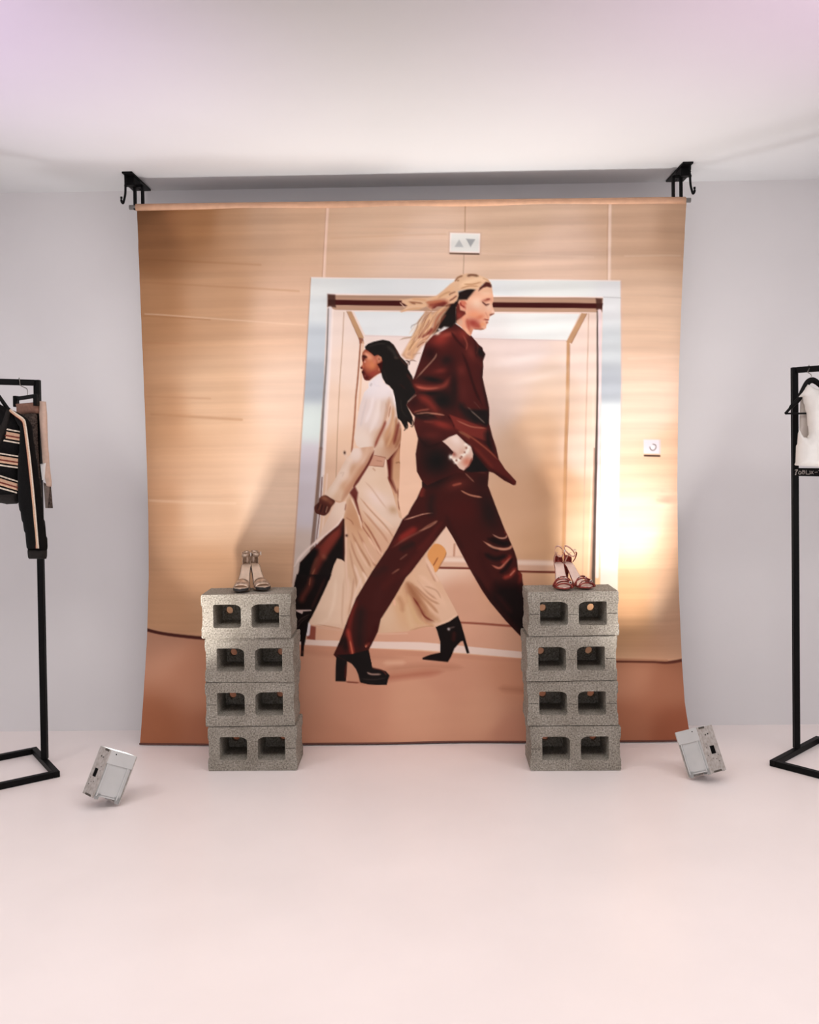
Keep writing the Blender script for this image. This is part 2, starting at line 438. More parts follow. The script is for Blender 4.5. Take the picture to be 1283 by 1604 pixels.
# skirt of the coat
sk = fill([(575, 728), (607, 714), (609, 746), (624, 777), (631, 811), (700, 820), (672, 868), (681.6, 891), (691, 908), (700, 925), (716, 955), (719.5, 962), (705, 972), (684.6, 980), (669, 980),
           (640, 987), (597, 989), (541, 983), (488, 975), (480, 960), (500, 900), (520, 860), (540, 806), (546, 774), (556, 758)], COAT, 1)
clip(sk)
Z(460, 700, 5.832)
fill([(400, 900), (480, 820), (490, 1600), (150, 1600)], (226, 194, 168), 6)
fill([(470, 640), (480, 1000), (500, 1600), (1500, 1600), (1400, 300), (860, 60), (690, 170), (530, 400)], COAT, 2)
# hip highlight and folds
blob(700, 250, 90, 90, (226, 198, 174), .8)
blob(760, 440, 110, 60, (232, 208, 196), .9, 35)
blob(920, 560, 50, 40, (188, 150, 118), .8, 30)
blob(560, 640, 70, 130, (196, 146, 110), .7, -5)
fill([(500, 470), (530, 420), (600, 560), (640, 740), (600, 740), (520, 640), (480, 640)], (190, 142, 108), 8, .7)
for pts, w, c, a in [
    ([(610, 440), (740, 590), (850, 710), (935, 830)], 2.6, (186, 140, 112), .9),
    ([(640, 560), (740, 680), (830, 790), (880, 870)], 3, (190, 142, 114), .9),
    ([(640, 650), (720, 770), (800, 920), (810, 985)], 2.4, (150, 92, 70), .85),
    ([(620, 600), (630, 690), (720, 830), (800, 980)], 1.8, (158, 98, 76), .8),
    ([(590, 740), (660, 880), (740, 1040), (770, 1080)], 3, (178, 126, 98), .8),
    ([(540, 760), (600, 880), (680, 1010), (720, 1090)], 3, (176, 126, 96), .85),
    ([(530, 830), (570, 960), (640, 1100), (690, 1180)], 2.6, (178, 128, 100), .8),
    ([(520, 900), (545, 1040), (580, 1180), (590, 1283)], 2.8, (186, 140, 112), .7),
    ([(660, 300), (720, 360), (800, 470), (870, 560)], 2.4, (204, 168, 142), .7),
    ([(730, 175), (760, 205)], 2.2, (186, 140, 114), .7),
    ([(690, 800), (760, 900), (850, 1000)], 4, (226, 188, 160), .8),
    ([(640, 840), (700, 960), (760, 1060)], 3.4, (226, 190, 164), .8),
    ([(570, 840), (620, 960), (700, 1100)], 3.2, (224, 188, 162), .8),
    ([(660, 480), (800, 620), (930, 730)], 4, (228, 196, 172), .8),
    ([(660, 540), (780, 660), (900, 790)], 3.4, (226, 192, 168), .7),
    ([(490, 680), (490, 1000), (505, 1283)], 3.4, (228, 194, 170), .9),
    ([(560, 1050), (610, 1180), (640, 1283)], 4, (230, 200, 178), .8),
    ([(640, 1120), (680, 1200), (690, 1283)], 4, (232, 204, 182), .8),
    ([(530, 440), (600, 590), (640, 740)], 2.4, (232, 204, 180), .9),
    ([(485, 625), (540, 660), (560, 700)], 1.6, (150, 100, 76), .7)]:
    stroke(pts, w, c, a)
stroke([(550, 390), (590, 500), (620, 610), (650, 700)], 2, (110, 50, 42), .85, w2=1)
fill([(520, 400), (570, 340), (600, 400), (590, 480), (610, 600), (560, 460)], (92, 36, 32), 3, .9)
stroke([(470, 650), (476, 850), (478, 1000)], 1.6, (120, 66, 52), .8)
blob(497, 793, 11, 11, (60, 30, 26), 1)
# lower part of the skirt
Z(460, 900, 6.415)
for pts, w, c, a in [([(520, 0), (510, 200), (500, 400), (505, 500)], 3, (206, 166, 140), .7), ([(620, 0), (600, 200), (560, 400)], 3, (190, 144, 118), .7),
                     ([(440, 0), (420, 250), (360, 430)], 5, (234, 206, 182), .8), ([(570, 0), (560, 160), (545, 300)], 3, (228, 194, 170), .8),
                     ([(700, 0), (640, 160), (590, 330)], 3, (232, 204, 186), .6), ([(210, 478), (360, 500), (510, 528)], 1.6, (190, 140, 112), .8),
                     ([(150, 500), (300, 470), (400, 400)], 5, (232, 204, 180), .5)]:
    stroke(pts, w, c, a)
Z(560, 760, 6.415)
for pts, w, c, a in [([(500, 960), (560, 1050), (640, 1180), (720, 1290)], 9, (156, 104, 76), .95), ([(570, 1110), (630, 1200), (700, 1290)], 2.6, (106, 44, 38), .95),
                     ([(540, 960), (640, 1080), (760, 1200), (830, 1283)], 4, (180, 132, 100), .9), ([(600, 930), (700, 1050), (820, 1140)], 3, (170, 122, 96), .9),
                     ([(620, 880), (720, 960), (800, 1060), (900, 1200)], 7, (222, 184, 156), .9), ([(700, 760), (760, 880), (800, 960)], 3, (178, 128, 102), .8),
                     ([(690, 700), (770, 860), (830, 960)], 5, (226, 190, 166), .95), ([(560, 900), (620, 960), (700, 1080), (800, 1180)], 4, (216, 176, 146), .8),
                     ([(480, 980), (520, 1100), (560, 1283)], 8, (196, 150, 116), .8), ([(420, 1100), (460, 1180), (470, 1260)], 7, (182, 134, 100), .7),
                     ([(380, 1130), (390, 1200)], 3, (226, 176, 150), .8)]:
    stroke(pts, w, c, a)
Z(640, 840, 5.832)
for pts, w, c, a in [([(0, 400), (80, 560), (150, 700), (240, 775)], 13, (158, 108, 78), .85), ([(50, 540), (110, 630), (160, 720), (250, 770)], 2.4, (112, 46, 38), .9),
                     ([(110, 600), (200, 700), (300, 770)], 8, (186, 138, 104), .6), ([(60, 430), (200, 560), (300, 610)], 3, (170, 122, 94), .7), ([(90, 400), (200, 480), (300, 560), (360, 660)], 9, (220, 182, 154), .7),
                     ([(150, 440), (260, 480), (310, 560)], 2.4, (178, 132, 106), .6), ([(0, 500), (40, 640), (90, 760), (180, 800)], 6, (204, 166, 126), .8),
                     ([(0, 600), (20, 740), (60, 830)], 9, (212, 178, 140), .7), ([(130, 700), (170, 780), (260, 805)], 2.6, (200, 152, 116), .8), ([(280, 800), (370, 765), (455, 705)], 4, (228, 192, 164), .8),
                     ([(10, 850), (170, 812), (250, 812)], 1.8, (180, 132, 100), .7)]:
    stroke(pts, w, c, a)
clip()
# yellow thing in the lift behind her knees
Z(560, 760, 6.415)
fill([(715, 690), (760, 600), (800, 572), (860, 590), (900, 640), (900, 690), (860, 760), (800, 862), (770, 800)], (216, 150, 92), 1, 1, True)
stroke([(825, 705), (770, 800)], 1.4, (120, 56, 38), .9)
stroke([(902, 650), (895, 700), (850, 780), (805, 860)], 1.2, (150, 96, 62), .8)
# far sleeve
Z(540, 640, 9.164)
fs = fill([(780, 150), (830, 230), (818, 430), (806, 700), (812, 800), (800, 1100), (785, 1290), (845, 1560), (800, 1540), (700, 1160), (620, 940), (620, 680), (700, 420)], field([(622, 680, (150, 96, 72)), (618, 740, (196, 152, 118)), (620, 760, (204, 158, 126)), (615, 710, (190, 142, 108)), (628, 790, (212, 172, 142))], 20), 1)
clip(fs)
fill([(620, 640), (780, 420), (800, 500), (700, 700), (690, 980), (760, 1180), (640, 1000), (610, 700)], (84, 26, 24), 6, .95)
stroke([(740, 760), (800, 745), (812, 775)], 1.6, (120, 80, 56), .8)
stroke([(780, 1110), (785, 1290), (805, 1450)], 1.6, (120, 66, 50), .8)
clip()
# torso
TORSO = field([(585, 600, (228, 218, 218)), (600, 605, (230, 218, 216)), (575, 640, (220, 202, 196)), (590, 650, (222, 204, 196)), (600, 690, (214, 186, 164)), (570, 690, (228, 208, 194)), (610, 640, (208, 184, 168)), (608, 690, (176, 126, 94))], 22)
Z(540, 520, 8.914)
to = fill([(350, 690), (400, 650), (520, 560), (560, 680), (600, 715), (680, 790), (710, 880), (735, 1000), (750, 1100), (780, 1220), (810, 1300), (800, 1500), (760, 1604), (620, 1760), (420, 1760), (350, 1690), (180, 1560),
           (150, 1450), (190, 1200), (230, 1000), (290, 820), (350, 760)], TORSO, 1)
clip(to)
for pts, w, c, a in [([(600, 720), (680, 790), (710, 900), (735, 1050)], 4, (238, 228, 226), .9), ([(640, 880), (620, 1040), (560, 1260), (480, 1450), (420, 1600)], 7, (190, 148, 122), .8),
                     ([(660, 960), (640, 1130), (600, 1240)], 3.4, (224, 190, 166), .9), ([(590, 1210), (560, 1300), (480, 1470), (430, 1604)], 3.4, (132, 66, 54), .9),
                     ([(690, 1000), (690, 1160), (650, 1300), (560, 1500)], 4.5, (196, 148, 112), .9), ([(660, 1000), (630, 1180)], 1.4, (140, 84, 62), .7),
                     ([(740, 1150), (720, 1350), (640, 1560)], 5, (170, 118, 86), .9), ([(775, 1230), (745, 1380), (700, 1560)], 5, (120, 58, 46), .9),
                     ([(700, 1180), (680, 1400), (600, 1600)], 3.4, (206, 164, 126), .8), ([(800, 1320), (790, 1440), (720, 1604)], 5, (150, 100, 74), .9),
                     ([(330, 900), (260, 1180), (240, 1300)], 3, (206, 190, 186), .7), ([(420, 860), (380, 1060), (300, 1260)], 5, (232, 218, 214), .8),
                     ([(500, 900), (460, 1150), (360, 1400)], 6, (230, 214, 206), .8), ([(560, 940), (540, 1120), (480, 1330)], 5, (214, 190, 176), .8),
                     ([(590, 960), (610, 1100)], 1.6, (188, 156, 140), .7), ([(370, 740), (400, 690)], 3, (186, 172, 170), .7), ([(420, 640), (440, 720), (520, 740)], 3, (222, 212, 214), .7)]:
    stroke(pts, w, c, a)
clip()
# belt
Z(460, 700, 5.832)
fill([(725, 55), (850, 80), (828, 168), (682, 156)], (198, 150, 126), 1)
stroke([(760, 108), (825, 118)], 1.2, (158, 108, 86), .8)
stroke([(728, 58), (850, 82), (830, 166), (685, 156)], 1.2, (130, 78, 60), .7, smooth=False)
stroke([(845, 90), (862, 200), (866, 270)], 3, (232, 202, 178), .9)
# near sleeve
SL = field([(560, 705, (232, 210, 196)), (540, 740, (230, 202, 180)), (520, 765, (228, 200, 176)), (575, 700, (204, 164, 138)), (550, 760, (206, 160, 128)), (560, 740, (200, 154, 122)), (535, 778, (216, 180, 152))], 18)
Z(460, 700, 5.832)
sl = fill([(555, 0), (740, -20), (745, 40), (690, 160), (600, 280), (540, 370), (510, 420), (470, 490), (425, 492), (360, 470), (298, 425), (330, 370), (380, 300), (450, 170), (480, 110), (530, 60)], SL, 1)
clip(sl)
for pts, w, c, a in [([(735, 20), (680, 130), (580, 280), (500, 400), (450, 480)], 7, (184, 134, 106), .8), ([(700, -40), (660, 60), (560, 220), (470, 360)], 6, (214, 176, 150), .7),
                     ([(560, 40), (480, 200), (400, 330), (350, 420)], 8, (232, 208, 190), .8), ([(430, 230), (470, 220), (450, 260)], 2, (210, 180, 158), .6), ([(480, 440), (440, 488), (380, 470)], 2.2, (196, 150, 120), .8)]:
    stroke(pts, w, c, a)
clip()
stroke([(750, 10), (700, 130), (620, 260), (560, 350)], 2.6, (98, 40, 34), .9, 1.6, w2=5)
stroke([(470, 30), (485, 55), (500, 90)], 4, (230, 200, 180), .9)
blob(478, 38, 9, 14, (50, 26, 22), 1)
blob(520, 100, 22, 16, (236, 206, 184), .8)
# flap of the coat blown forward
fill([(395, 490), (430, 495), (490, 480), (485, 560), (470, 625), (430, 690), (300, 800), (150, 915), (60, 1020), (25, 1075), (10, 1080), (80, 985), (180, 880), (245, 800), (300, 690), (350, 590)], field([(540, 790, (230, 204, 184)), (515, 830, (226, 196, 176)), (485, 865, (234, 212, 200))], 30), 1, .95)
stroke([(470, 600), (400, 710), (180, 882), (70, 990), (30, 1060)], 3, (238, 216, 204), .9)
stroke([(490, 500), (480, 570)], 1.4, (130, 70, 52), .8)
# near leg and its tall boot
lg = fill([(462, 640), (476, 640), (478, 1030), (450, 1010), (410, 1000), (380, 1060), (340, 1200), (20, 1230), (60, 1120), (70, 1040), (170, 930), (300, 800), (420, 700)], (96, 44, 36), 1.2)
clip(lg)
fill([(476, 640), (478, 1030), (440, 1040), (330, 1330), (180, 1330), (230, 1130), (300, 1000), (400, 860), (450, 760)], (28, 20, 18), 8)
fill([(0, 1330), (60, 1040), (200, 900), (240, 930), (200, 1060), (130, 1330)], (18, 14, 13), 8)
stroke([(430, 740), (340, 850), (270, 970)], 13, (126, 56, 46), .9, 8)
stroke([(440, 700), (330, 790), (230, 900)], 4, (70, 34, 28), .8)
blob(290, 985, 26, 30, (150, 84, 66), .7, -30)
stroke([(240, 980), (190, 1100), (160, 1283)], 6, (104, 58, 46), .8, 5)
stroke([(215, 1080), (175, 1180), (165, 1283)], 2, (160, 104, 78), .6)
clip()
Z(460, 900, 6.415)
bt = fill([(45, -20), (395, -20), (330, 130), (250, 300), (205, 390), (160, 470), (148, 560), (130, 655), (120, 700), (112, 805), (85, 805), (88, 655), (50, 655), (40, 560), (-40, 440), (-20, 240), (15, 110)], (26, 17, 16), 1)
clip(bt)
stroke([(200, -20), (180, 80), (110, 200), (90, 260)], 9, (88, 44, 36), .85, 7)
stroke([(185, 0), (170, 100)], 2, (156, 98, 74), .6)
stroke([(340, 0), (250, 200), (190, 330)], 4, (58, 32, 28), .7)
fill([(30, 335), (190, 335), (195, 345), (110, 352), (100, 378), (40, 352)], (202, 176, 166), 1)
stroke([(180, 380), (100, 420), (50, 470)], 1.4, (92, 76, 70), .7)
stroke([(170, 400), (90, 460), (50, 530)], 1.2, (82, 68, 64), .6)
stroke([(90, 660), (98, 800)], 3, (70, 28, 24), .5)
clip()
# near hand
Z(460, 700, 5.832)
hd = fill([(250, 450), (300, 425), (350, 450), (392, 482), (360, 530), (335, 580), (300, 610), (262, 605), (215, 585), (203, 530), (240, 490)], (84, 44, 36), 1, 1, True)
clip(hd)
blob(300, 455, 50, 24, (150, 96, 72), .9, 25)
blob(350, 490, 30, 20, (126, 74, 56), .8, 40)
for x1, y1, x2, y2 in [(250, 490, 225, 560), (280, 500, 255, 590), (310, 515, 290, 595)]:
    stroke([(x1, y1), (x2, y2)], 1.4, (36, 20, 18), .9)
stroke([(325, 520), (305, 590)], 1.6, (170, 130, 108), .8)
stroke([(265, 500), (240, 570)], 1.4, (128, 80, 62), .6)
clip()
# rear ankle boot
Z(640, 840, 5.832)
rb = fill([(258, 818), (380, 770), (462, 712), (492, 790), (520, 890), (545, 980), (566, 1055), (545, 1062), (525, 1000), (508, 945), (488, 950), (430, 1015), (400, 1090), (370, 1140), (140, 1115), (138, 1100), (200, 1075), (300, 1052), (300, 950), (275, 860)], (26, 19, 18), 1)
clip(rb)
stroke([(360, 835), (440, 815)], 2.4, (84, 70, 66), .9)
blob(378, 838, 12, 12, (210, 200, 194), .9)
stroke([(430, 850), (420, 960)], 6, (58, 26, 22), .8)
clip()
# soft shades on the printed floor
Z()
clip(fl)
stroke([(560, 1066), (620, 1058), (700, 1050)], 10, (160, 92, 72), .55, 9)
stroke([(600, 1048), (660, 1042), (730, 1044)], 9, (170, 116, 92), .5, 9)
stroke([(780, 1076), (830, 1080)], 8, (160, 106, 82), .5, 9)
stroke([(470, 1018), (540, 1024), (640, 1028)], 6, (176, 122, 98), .45, 7)
stroke([(600, 1036), (640, 1036)], 6, (222, 180, 152), .5, 6)
clip()

# head of the woman behind
Z(555, 525, 18.33)
fc = fill([(330, 380), (280, 450), (262, 540), (248, 590), (262, 680), (280, 760), (275, 820), (205, 885), (225, 930), (285, 935), (262, 975), (248, 1020), (268, 1080), (300, 1180), (330, 1240), (380, 1265), (470, 1262), (600, 1160), (700, 1090), (830, 1030), (860, 900), (850, 600), (700, 480), (450, 330)], (140, 68, 52), 1, 1)
clip(fc)
blob(470, 600, 150, 130, (226, 156, 124), .95, 30)
blob(380, 520, 90, 60, (226, 160, 130), .9, 30)
blob(540, 820, 150, 150, (212, 134, 88), .9)
blob(420, 800, 120, 120, (204, 118, 88), .7)
blob(620, 720, 60, 90, (206, 124, 98), .8)
blob(400, 1180, 150, 90, (74, 26, 24), .9, 15)
blob(300, 1050, 60, 110, (72, 26, 24), .9, -15)
blob(560, 1060, 130, 60, (148, 62, 54), .8, -30)
blob(320, 600, 50, 60, (60, 22, 20), .95, 0)
stroke([(255, 560), (330, 570), (400, 605)], 3, (58, 24, 22), .9)
stroke([(290, 620), (290, 730)], 2.6, (70, 26, 24), .8)
stroke([(360, 690), (320, 760)], 2.4, (214, 160, 138), .8)
stroke([(205, 895), (280, 920)], 2.4, (66, 24, 22), .95)
blob(290, 860, 26, 50, (190, 110, 82), .8)
stroke([(250, 1010), (310, 1040)], 2.4, (44, 16, 16), .9)
blob(345, 1130, 20, 30, (140, 84, 68), .6)
blob(465, 1195, 26, 12, (160, 90, 60), .6)
blob(700, 620, 40, 60, (204, 130, 104), .9)
fill([(700, 560), (760, 530), (830, 590), (820, 680), (750, 750), (700, 750)], (184, 122, 96), 1.2)
stroke([(720, 640), (770, 660)], 1.6, (110, 40, 34), .9)
fill([(690, 790), (780, 760), (860, 700), (880, 1040), (800, 1050), (760, 900)], (56, 16, 14), 1.5)
stroke([(740, 900), (750, 1000)], 2, (200, 130, 104), .8)
blob(300, 460, 40, 60, (150, 90, 70), .7, 20)
clip()
# her dark hair
Z(540, 520, 8.914)
hr = fill([(298, 190), (340, 150), (430, 115), (550, 92), (640, 110), (700, 160), (750, 240), (800, 330), (860, 390), (900, 440), (900, 500), (960, 600), (990, 720), (1010, 830), (900, 950), (880, 1000), (930, 1100), (965, 1170), (960, 1280), (900, 1230), (880, 1330),
           (850, 1300), (800, 1220), (755, 1180), (735, 1020), (715, 880), (690, 790), (640, 730), (590, 700), (545, 620), (528, 560), (540, 480), (545, 400), (530, 330), (480, 300), (430, 318), (380, 270), (310, 225)], (30, 26, 24), 1.1)
clip(hr)
for pts, w, c, a in [([(330, 190), (480, 150), (600, 150)], 2, (58, 50, 46), .6), ([(600, 170), (700, 260), (740, 360)], 5, (62, 56, 52), .6), ([(720, 200), (800, 360), (900, 470)], 2, (84, 46, 38), .6),
                     ([(320, 225), (380, 270), (430, 320)], 2.4, (62, 26, 22), .9), ([(640, 120), (720, 200), (760, 290)], 1.6, (88, 52, 42), .5), ([(700, 340), (780, 350)], 3, (88, 68, 58), .5),
                     ([(880, 560), (950, 660), (990, 780)], 4, (72, 34, 30), .7), ([(560, 500), (620, 680)], 2, (44, 36, 34), .6), ([(800, 900), (820, 1080), (900, 1180)], 2, (52, 46, 42), .5),
                     ([(780, 700), (870, 780)], 2, (70, 28, 26), .4)]:
    stroke(pts, w, c, a)
clip()
for pts, w in [([(940, 1150), (975, 1240), (960, 1300), (930, 1290)], 1.2), ([(860, 1200), (900, 1290), (870, 1340)], 1.6), ([(800, 1200), (860, 1320), (840, 1360)], 1.4), ([(900, 1180), (955, 1290)], 1.6),
               ([(860, 380), (920, 400), (910, 450)], 1.4), ([(900, 560), (960, 620)], 1.6)]:
    stroke(pts, w, (36, 24, 22), .9, 1)

# ===========================================================================
# the woman in front: oxblood suit
# ===========================================================================
Z()
# trousers, both legs in one outline
tr = fill([(663, 752), (671, 745), (700, 738), (730, 728), (768, 735), (766, 758), (772.6, 775.5), (779.5, 794), (791.5, 825), (798, 839), (807, 860), (811.5, 874), (813, 890), (819, 896.6), (820, 908.6), (826, 936), (832, 1002),
           (821, 998.5), (794, 970), (768.6, 939.5), (756.6, 922), (736, 886), (712, 840), (701, 822), (669, 863), (647, 892.5), (638, 902), (622, 930), (612.8, 945), (598.7, 967), (594, 987), (584.7, 1006), (580, 1015), (584, 1036),
           (586, 1046), (560, 1040), (540, 1030), (529, 1027), (524.7, 1023), (535, 1000), (547, 967), (560, 934), (585, 892.5), (610, 855), (627, 822), (632.5, 811), (641, 803), (647, 791), (655, 778), (663, 760)], (66, 30, 27), 1)
clip(tr)
Z(620, 640, 5.832)
blob(330, 620, 170, 90, (26, 24, 23), .95)
blob(800, 640, 70, 60, (52, 28, 26), .8)
blob(850, 920, 90, 170, (34, 28, 27), .85, -20)
blob(640, 900, 160, 120, (76, 30, 27), .7)
blob(560, 680, 110, 50, (96, 42, 36), .8, -15)
stroke([(520, 690), (620, 665)], 3, (170, 92, 72), .8, 3)
stroke([(600, 730), (690, 775), (800, 795)], 2, (190, 130, 104), .9, 1.6, w2=3)
stroke([(640, 570), (730, 660)], 2, (150, 104, 86), .8)
stroke([(660, 560), (850, 575)], 1.4, (120, 70, 58), .6)
stroke([(260, 700), (240, 800)], 8, (120, 48, 40), .7, 6)
stroke([(350, 760), (330, 880), (350, 960)], 12, (42, 30, 28), .7, 10)
stroke([(80, 1005), (180, 975), (260, 950), (360, 938)], 2, (206, 154, 130), .95, 1.4, w2=1)
stroke([(250, 1090), (330, 1040), (400, 1005)], 2, (150, 100, 82), .8)
blob(100, 1150, 110, 30, (128, 46, 40), .85, -35)
stroke([(450, 1000), (300, 1190), (200, 1283)], 7, (88, 36, 32), .7, 6)
stroke([(470, 950), (520, 1100), (640, 1283)], 7, (54, 28, 25), .6)
# knee folds of the far leg
for pts, w, c, a in [([(890, 1130), (950, 1165), (1010, 1165), (1030, 1130)], 2.2, (196, 146, 124), .95), ([(800, 1190), (900, 1250), (1000, 1270), (1060, 1250), (1070, 1225)], 3, (206, 150, 124), .9),
                     ([(880, 1160), (980, 1210), (1040, 1200)], 6, (28, 20, 19), .8), ([(860, 1240), (960, 1283)], 5, (30, 22, 20), .7), ([(1000, 1100), (1040, 1150)], 3, (120, 52, 44), .8)]:
    stroke(pts, w, c, a)
Z(640, 840, 5.832)
for pts, w, c, a in [([(700, 35), (780, 85), (860, 100), (930, 95), (945, 70)], 2.6, (200, 142, 116), .9), ([(720, 0), (860, 60), (940, 50)], 6, (28, 20, 18), .8),
                     ([(765, 245), (840, 275), (900, 220), (950, 170)], 3, (196, 120, 98), .9), ([(860, 230), (900, 190), (950, 165)], 6, (130, 50, 42), .8), ([(870, 370), (940, 340), (990, 270)], 6, (150, 60, 50), .85),
                     ([(930, 350), (985, 290)], 2, (206, 140, 116), .7), ([(1010, 310), (1035, 350), (1010, 430)], 5, (120, 44, 38), .9), ([(700, 140), (800, 190), (920, 160)], 7, (24, 22, 22), .75),
                     ([(960, 180), (900, 280), (840, 320)], 5, (26, 18, 18), .8), ([(650, 100), (720, 300), (820, 470)], 10, (58, 26, 24), .6)]:
    stroke(pts, w, c, a)
fill([(820, 420), (1010, 420), (1100, 520), (1130, 950), (1050, 930), (900, 760), (740, 560)], (24, 17, 17), 22, .9)
stroke([(600, 300), (740, 520), (900, 720), (1040, 900)], 5, (44, 22, 20), .8)
stroke([(800, 500), (960, 700)], 8, (64, 28, 26), .5, 8)
# near shin
Z(560, 760, 6.415)
for pts, w, c, a in [([(440, 530), (520, 470), (600, 420)], 9, (130, 46, 40), .9), ([(350, 620), (500, 520), (640, 450), (820, 340)], 3, (128, 80, 66), .55), ([(620, 450), (740, 400), (820, 340)], 2, (168, 120, 98), .8),
                     ([(430, 740), (520, 670)], 2, (130, 90, 76), .7), ([(350, 880), (440, 820)], 2.4, (150, 104, 84), .7), ([(800, 480), (620, 700), (420, 930)], 10, (84, 36, 32), .7), ([(420, 640), (600, 560)], 10, (42, 30, 28), .7),
                     ([(240, 1050), (420, 860)], 12, (78, 34, 30), .6), ([(140, 900), (330, 800)], 9, (50, 30, 27), .6)]:
    stroke(pts, w, c, a)
Z(460, 900, 6.415)
for pts, w, c, a in [([(660, 230), (600, 380), (570, 540), (590, 700), (605, 800)], 7, (110, 42, 36), .85), ([(555, 520), (570, 600), (595, 720), (612, 800)], 6, (160, 66, 54), .85), ([(580, 640), (600, 740), (612, 795)], 2, (206, 120, 90), .8),
                     ([(700, 300), (680, 500), (680, 760)], 14, (40, 30, 28), .7), ([(480, 700), (520, 640), (540, 760)], 9, (34, 24, 22), .8), ([(730, 710), (780, 660)], 4, (170, 84, 66), .9), ([(735, 715), (750, 690)], 2, (220, 140, 110), .8),
                     ([(860, 470), (800, 620), (740, 690)], 7, (60, 22, 20), .7), ([(900, 100), (820, 380)], 14, (72, 34, 31), .6), ([(760, 760), (780, 900)], 8, (32, 22, 21), .8)]:
    stroke(pts, w, c, a)
clip()
# platform shoe
sh = fill([(445, 790), (550, 850), (575, 862), (600, 880), (640, 930), (665, 990), (682, 1060), (690, 1070), (770, 1088), (860, 1094), (950, 1094), (962, 1040), (978, 1000), (940, 955), (880, 935), (800, 915), (795, 870), (760, 740), (600, 780)], (30, 25, 24), 1)
fill([(445, 800), (552, 850), (548, 950), (540, 1052), (530, 1058), (434, 1056), (438, 900)], (32, 26, 25), 1)
stroke([(540, 870), (532, 1045)], 2.2, (84, 30, 26), .8)
stroke([(530, 1060), (680, 1072)], 2, (96, 40, 34), .85)
stroke([(750, 965), (800, 985), (900, 985)], 2.4, (176, 144, 130), .9)
stroke([(790, 925), (900, 945), (950, 1000)], 1.6, (110, 52, 44), .8)
stroke([(690, 1030), (820, 1040), (950, 1020)], 2, (58, 50, 46), .7)
# jacket
Z()
jk = fill([(715, 505), (722, 510), (733, 519), (740, 524), (752, 538), (757.6, 542.5), (758.5, 547), (762.4, 552.6), (758.5, 563.5), (759, 572), (757.7, 589), (760, 600), (764.7, 620), (768, 636), (768.6, 648), (768, 655), (768, 660), (772.6, 679.4), (779.5, 700), (783, 717), (793, 732.6),
           (810.5, 751.5), (809.5, 756.6), (806, 757.5), (791.5, 750), (775, 738), (768.3, 736), (745, 738), (716, 738), (700, 745), (671, 758), (663, 751), (655, 736), (653, 708.6), (657, 684.6), (650, 662), (652, 650), (647.7, 645.6), (638.7, 632), (641, 628),
           (653, 613), (647.7, 596), (652, 585), (661, 559), (669, 534.6), (680, 524), (700, 514)], (74, 32, 29), 1)
clip(jk)
Z(640, 410, 6.415)
blob(330, 770, 110, 70, (140, 54, 46), .95, -25)
blob(400, 720, 80, 26, (176, 84, 68), .6, -12)
blob(560, 720, 60, 60, (134, 54, 46), .8, 40)
blob(230, 910, 80, 80, (46, 22, 21), .9, -40)
stroke([(300, 900), (270, 960), (170, 1070), (80, 1170)], 2, (156, 118, 100), .9)
blob(400, 980, 60, 50, (34, 30, 29), .9)
blob(350, 1080, 80, 26, (116, 48, 42), .85, -8)
blob(250, 1170, 120, 30, (26, 25, 24), .95, 10)
stroke([(60, 1215), (150, 1250), (280, 1255), (380, 1225), (440, 1120)], 7, (152, 68, 56), .9, 6)
stroke([(80, 1240), (200, 1262), (330, 1250)], 2.6, (196, 110, 90), .6)
blob(360, 1380, 130, 110, (26, 26, 25), .97)
blob(240, 1310, 110, 20, (30, 26, 25), .9)
stroke([(110, 1340), (200, 1380), (280, 1470), (330, 1540)], 11, (124, 50, 42), .85, 9)
blob(60, 1400, 60, 60, (44, 22, 21), .7)
stroke([(0, 1400), (60, 1345), (95, 1320)], 2, (130, 104, 92), .8)
stroke([(60, 1500), (140, 1480), (230, 1465)], 3, (160, 92, 74), .7)
stroke([(180, 1525), (300, 1510), (380, 1530)], 2, (196, 140, 116), .9)
stroke([(60, 1530), (180, 1510), (300, 1560)], 6, (32, 24, 22), .85)
blob(430, 1080, 60, 140, (56, 26, 25), .7, 0)
blob(540, 1080, 50, 60, (102, 44, 39), .8)
blob(560, 1300, 60, 140, (86, 38, 35), .8, -8)
blob(640, 900, 50, 90, (106, 46, 40), .8, -25)
blob(470, 1250, 40, 160, (38, 28, 27), .8, 0)
stroke([(480, 620), (600, 690), (680, 780), (690, 900), (700, 960)], 3, (60, 24, 22), .8)
stroke([(440, 690), (500, 780), (590, 870)], 3.4, (56, 24, 22), .9)
stroke([(590, 880), (600, 810), (560, 720)], 2.4, (160, 86, 70), .6)
stroke([(540, 880), (600, 1020), (640, 1150), (690, 1300), (760, 1440)], 3.6, (46, 22, 21), .8)
stroke([(690, 760), (710, 850), (690, 920)], 2, (130, 62, 52), .6)
blob(740, 900, 40, 70, (28, 23, 22), .95, -30)
stroke([(755, 1030), (745, 1170), (790, 1350), (815, 1500)], 5, (50, 28, 26), .8)
stroke([(700, 1000), (720, 1160), (740, 1300)], 6, (72, 32, 30), .7)
stroke([(600, 1440), (680, 1510), (780, 1590)], 2, (150, 120, 104), .7)
stroke([(520, 1400), (600, 1520), (720, 1604)], 10, (34, 30, 29), .85)
stroke([(660, 1380), (740, 1470)], 1.4, (100, 66, 58), .6)
Z(620, 640, 5.832)
blob(420, 20, 60, 40, (70, 32, 28), .7)
stroke([(180, 40), (290, 25), (380, 35), (460, 50)], 1.8, (196, 136, 112), .85)
blob(300, 75, 120, 22, (30, 26, 25), .9, 8)
blob(430, 130, 110, 34, (134, 52, 44), .9, 18)
stroke([(260, 105), (360, 110)], 3, (116, 56, 46), .6)
stroke([(480, 50), (530, 100), (545, 160)], 2.4, (52, 20, 20), .9)
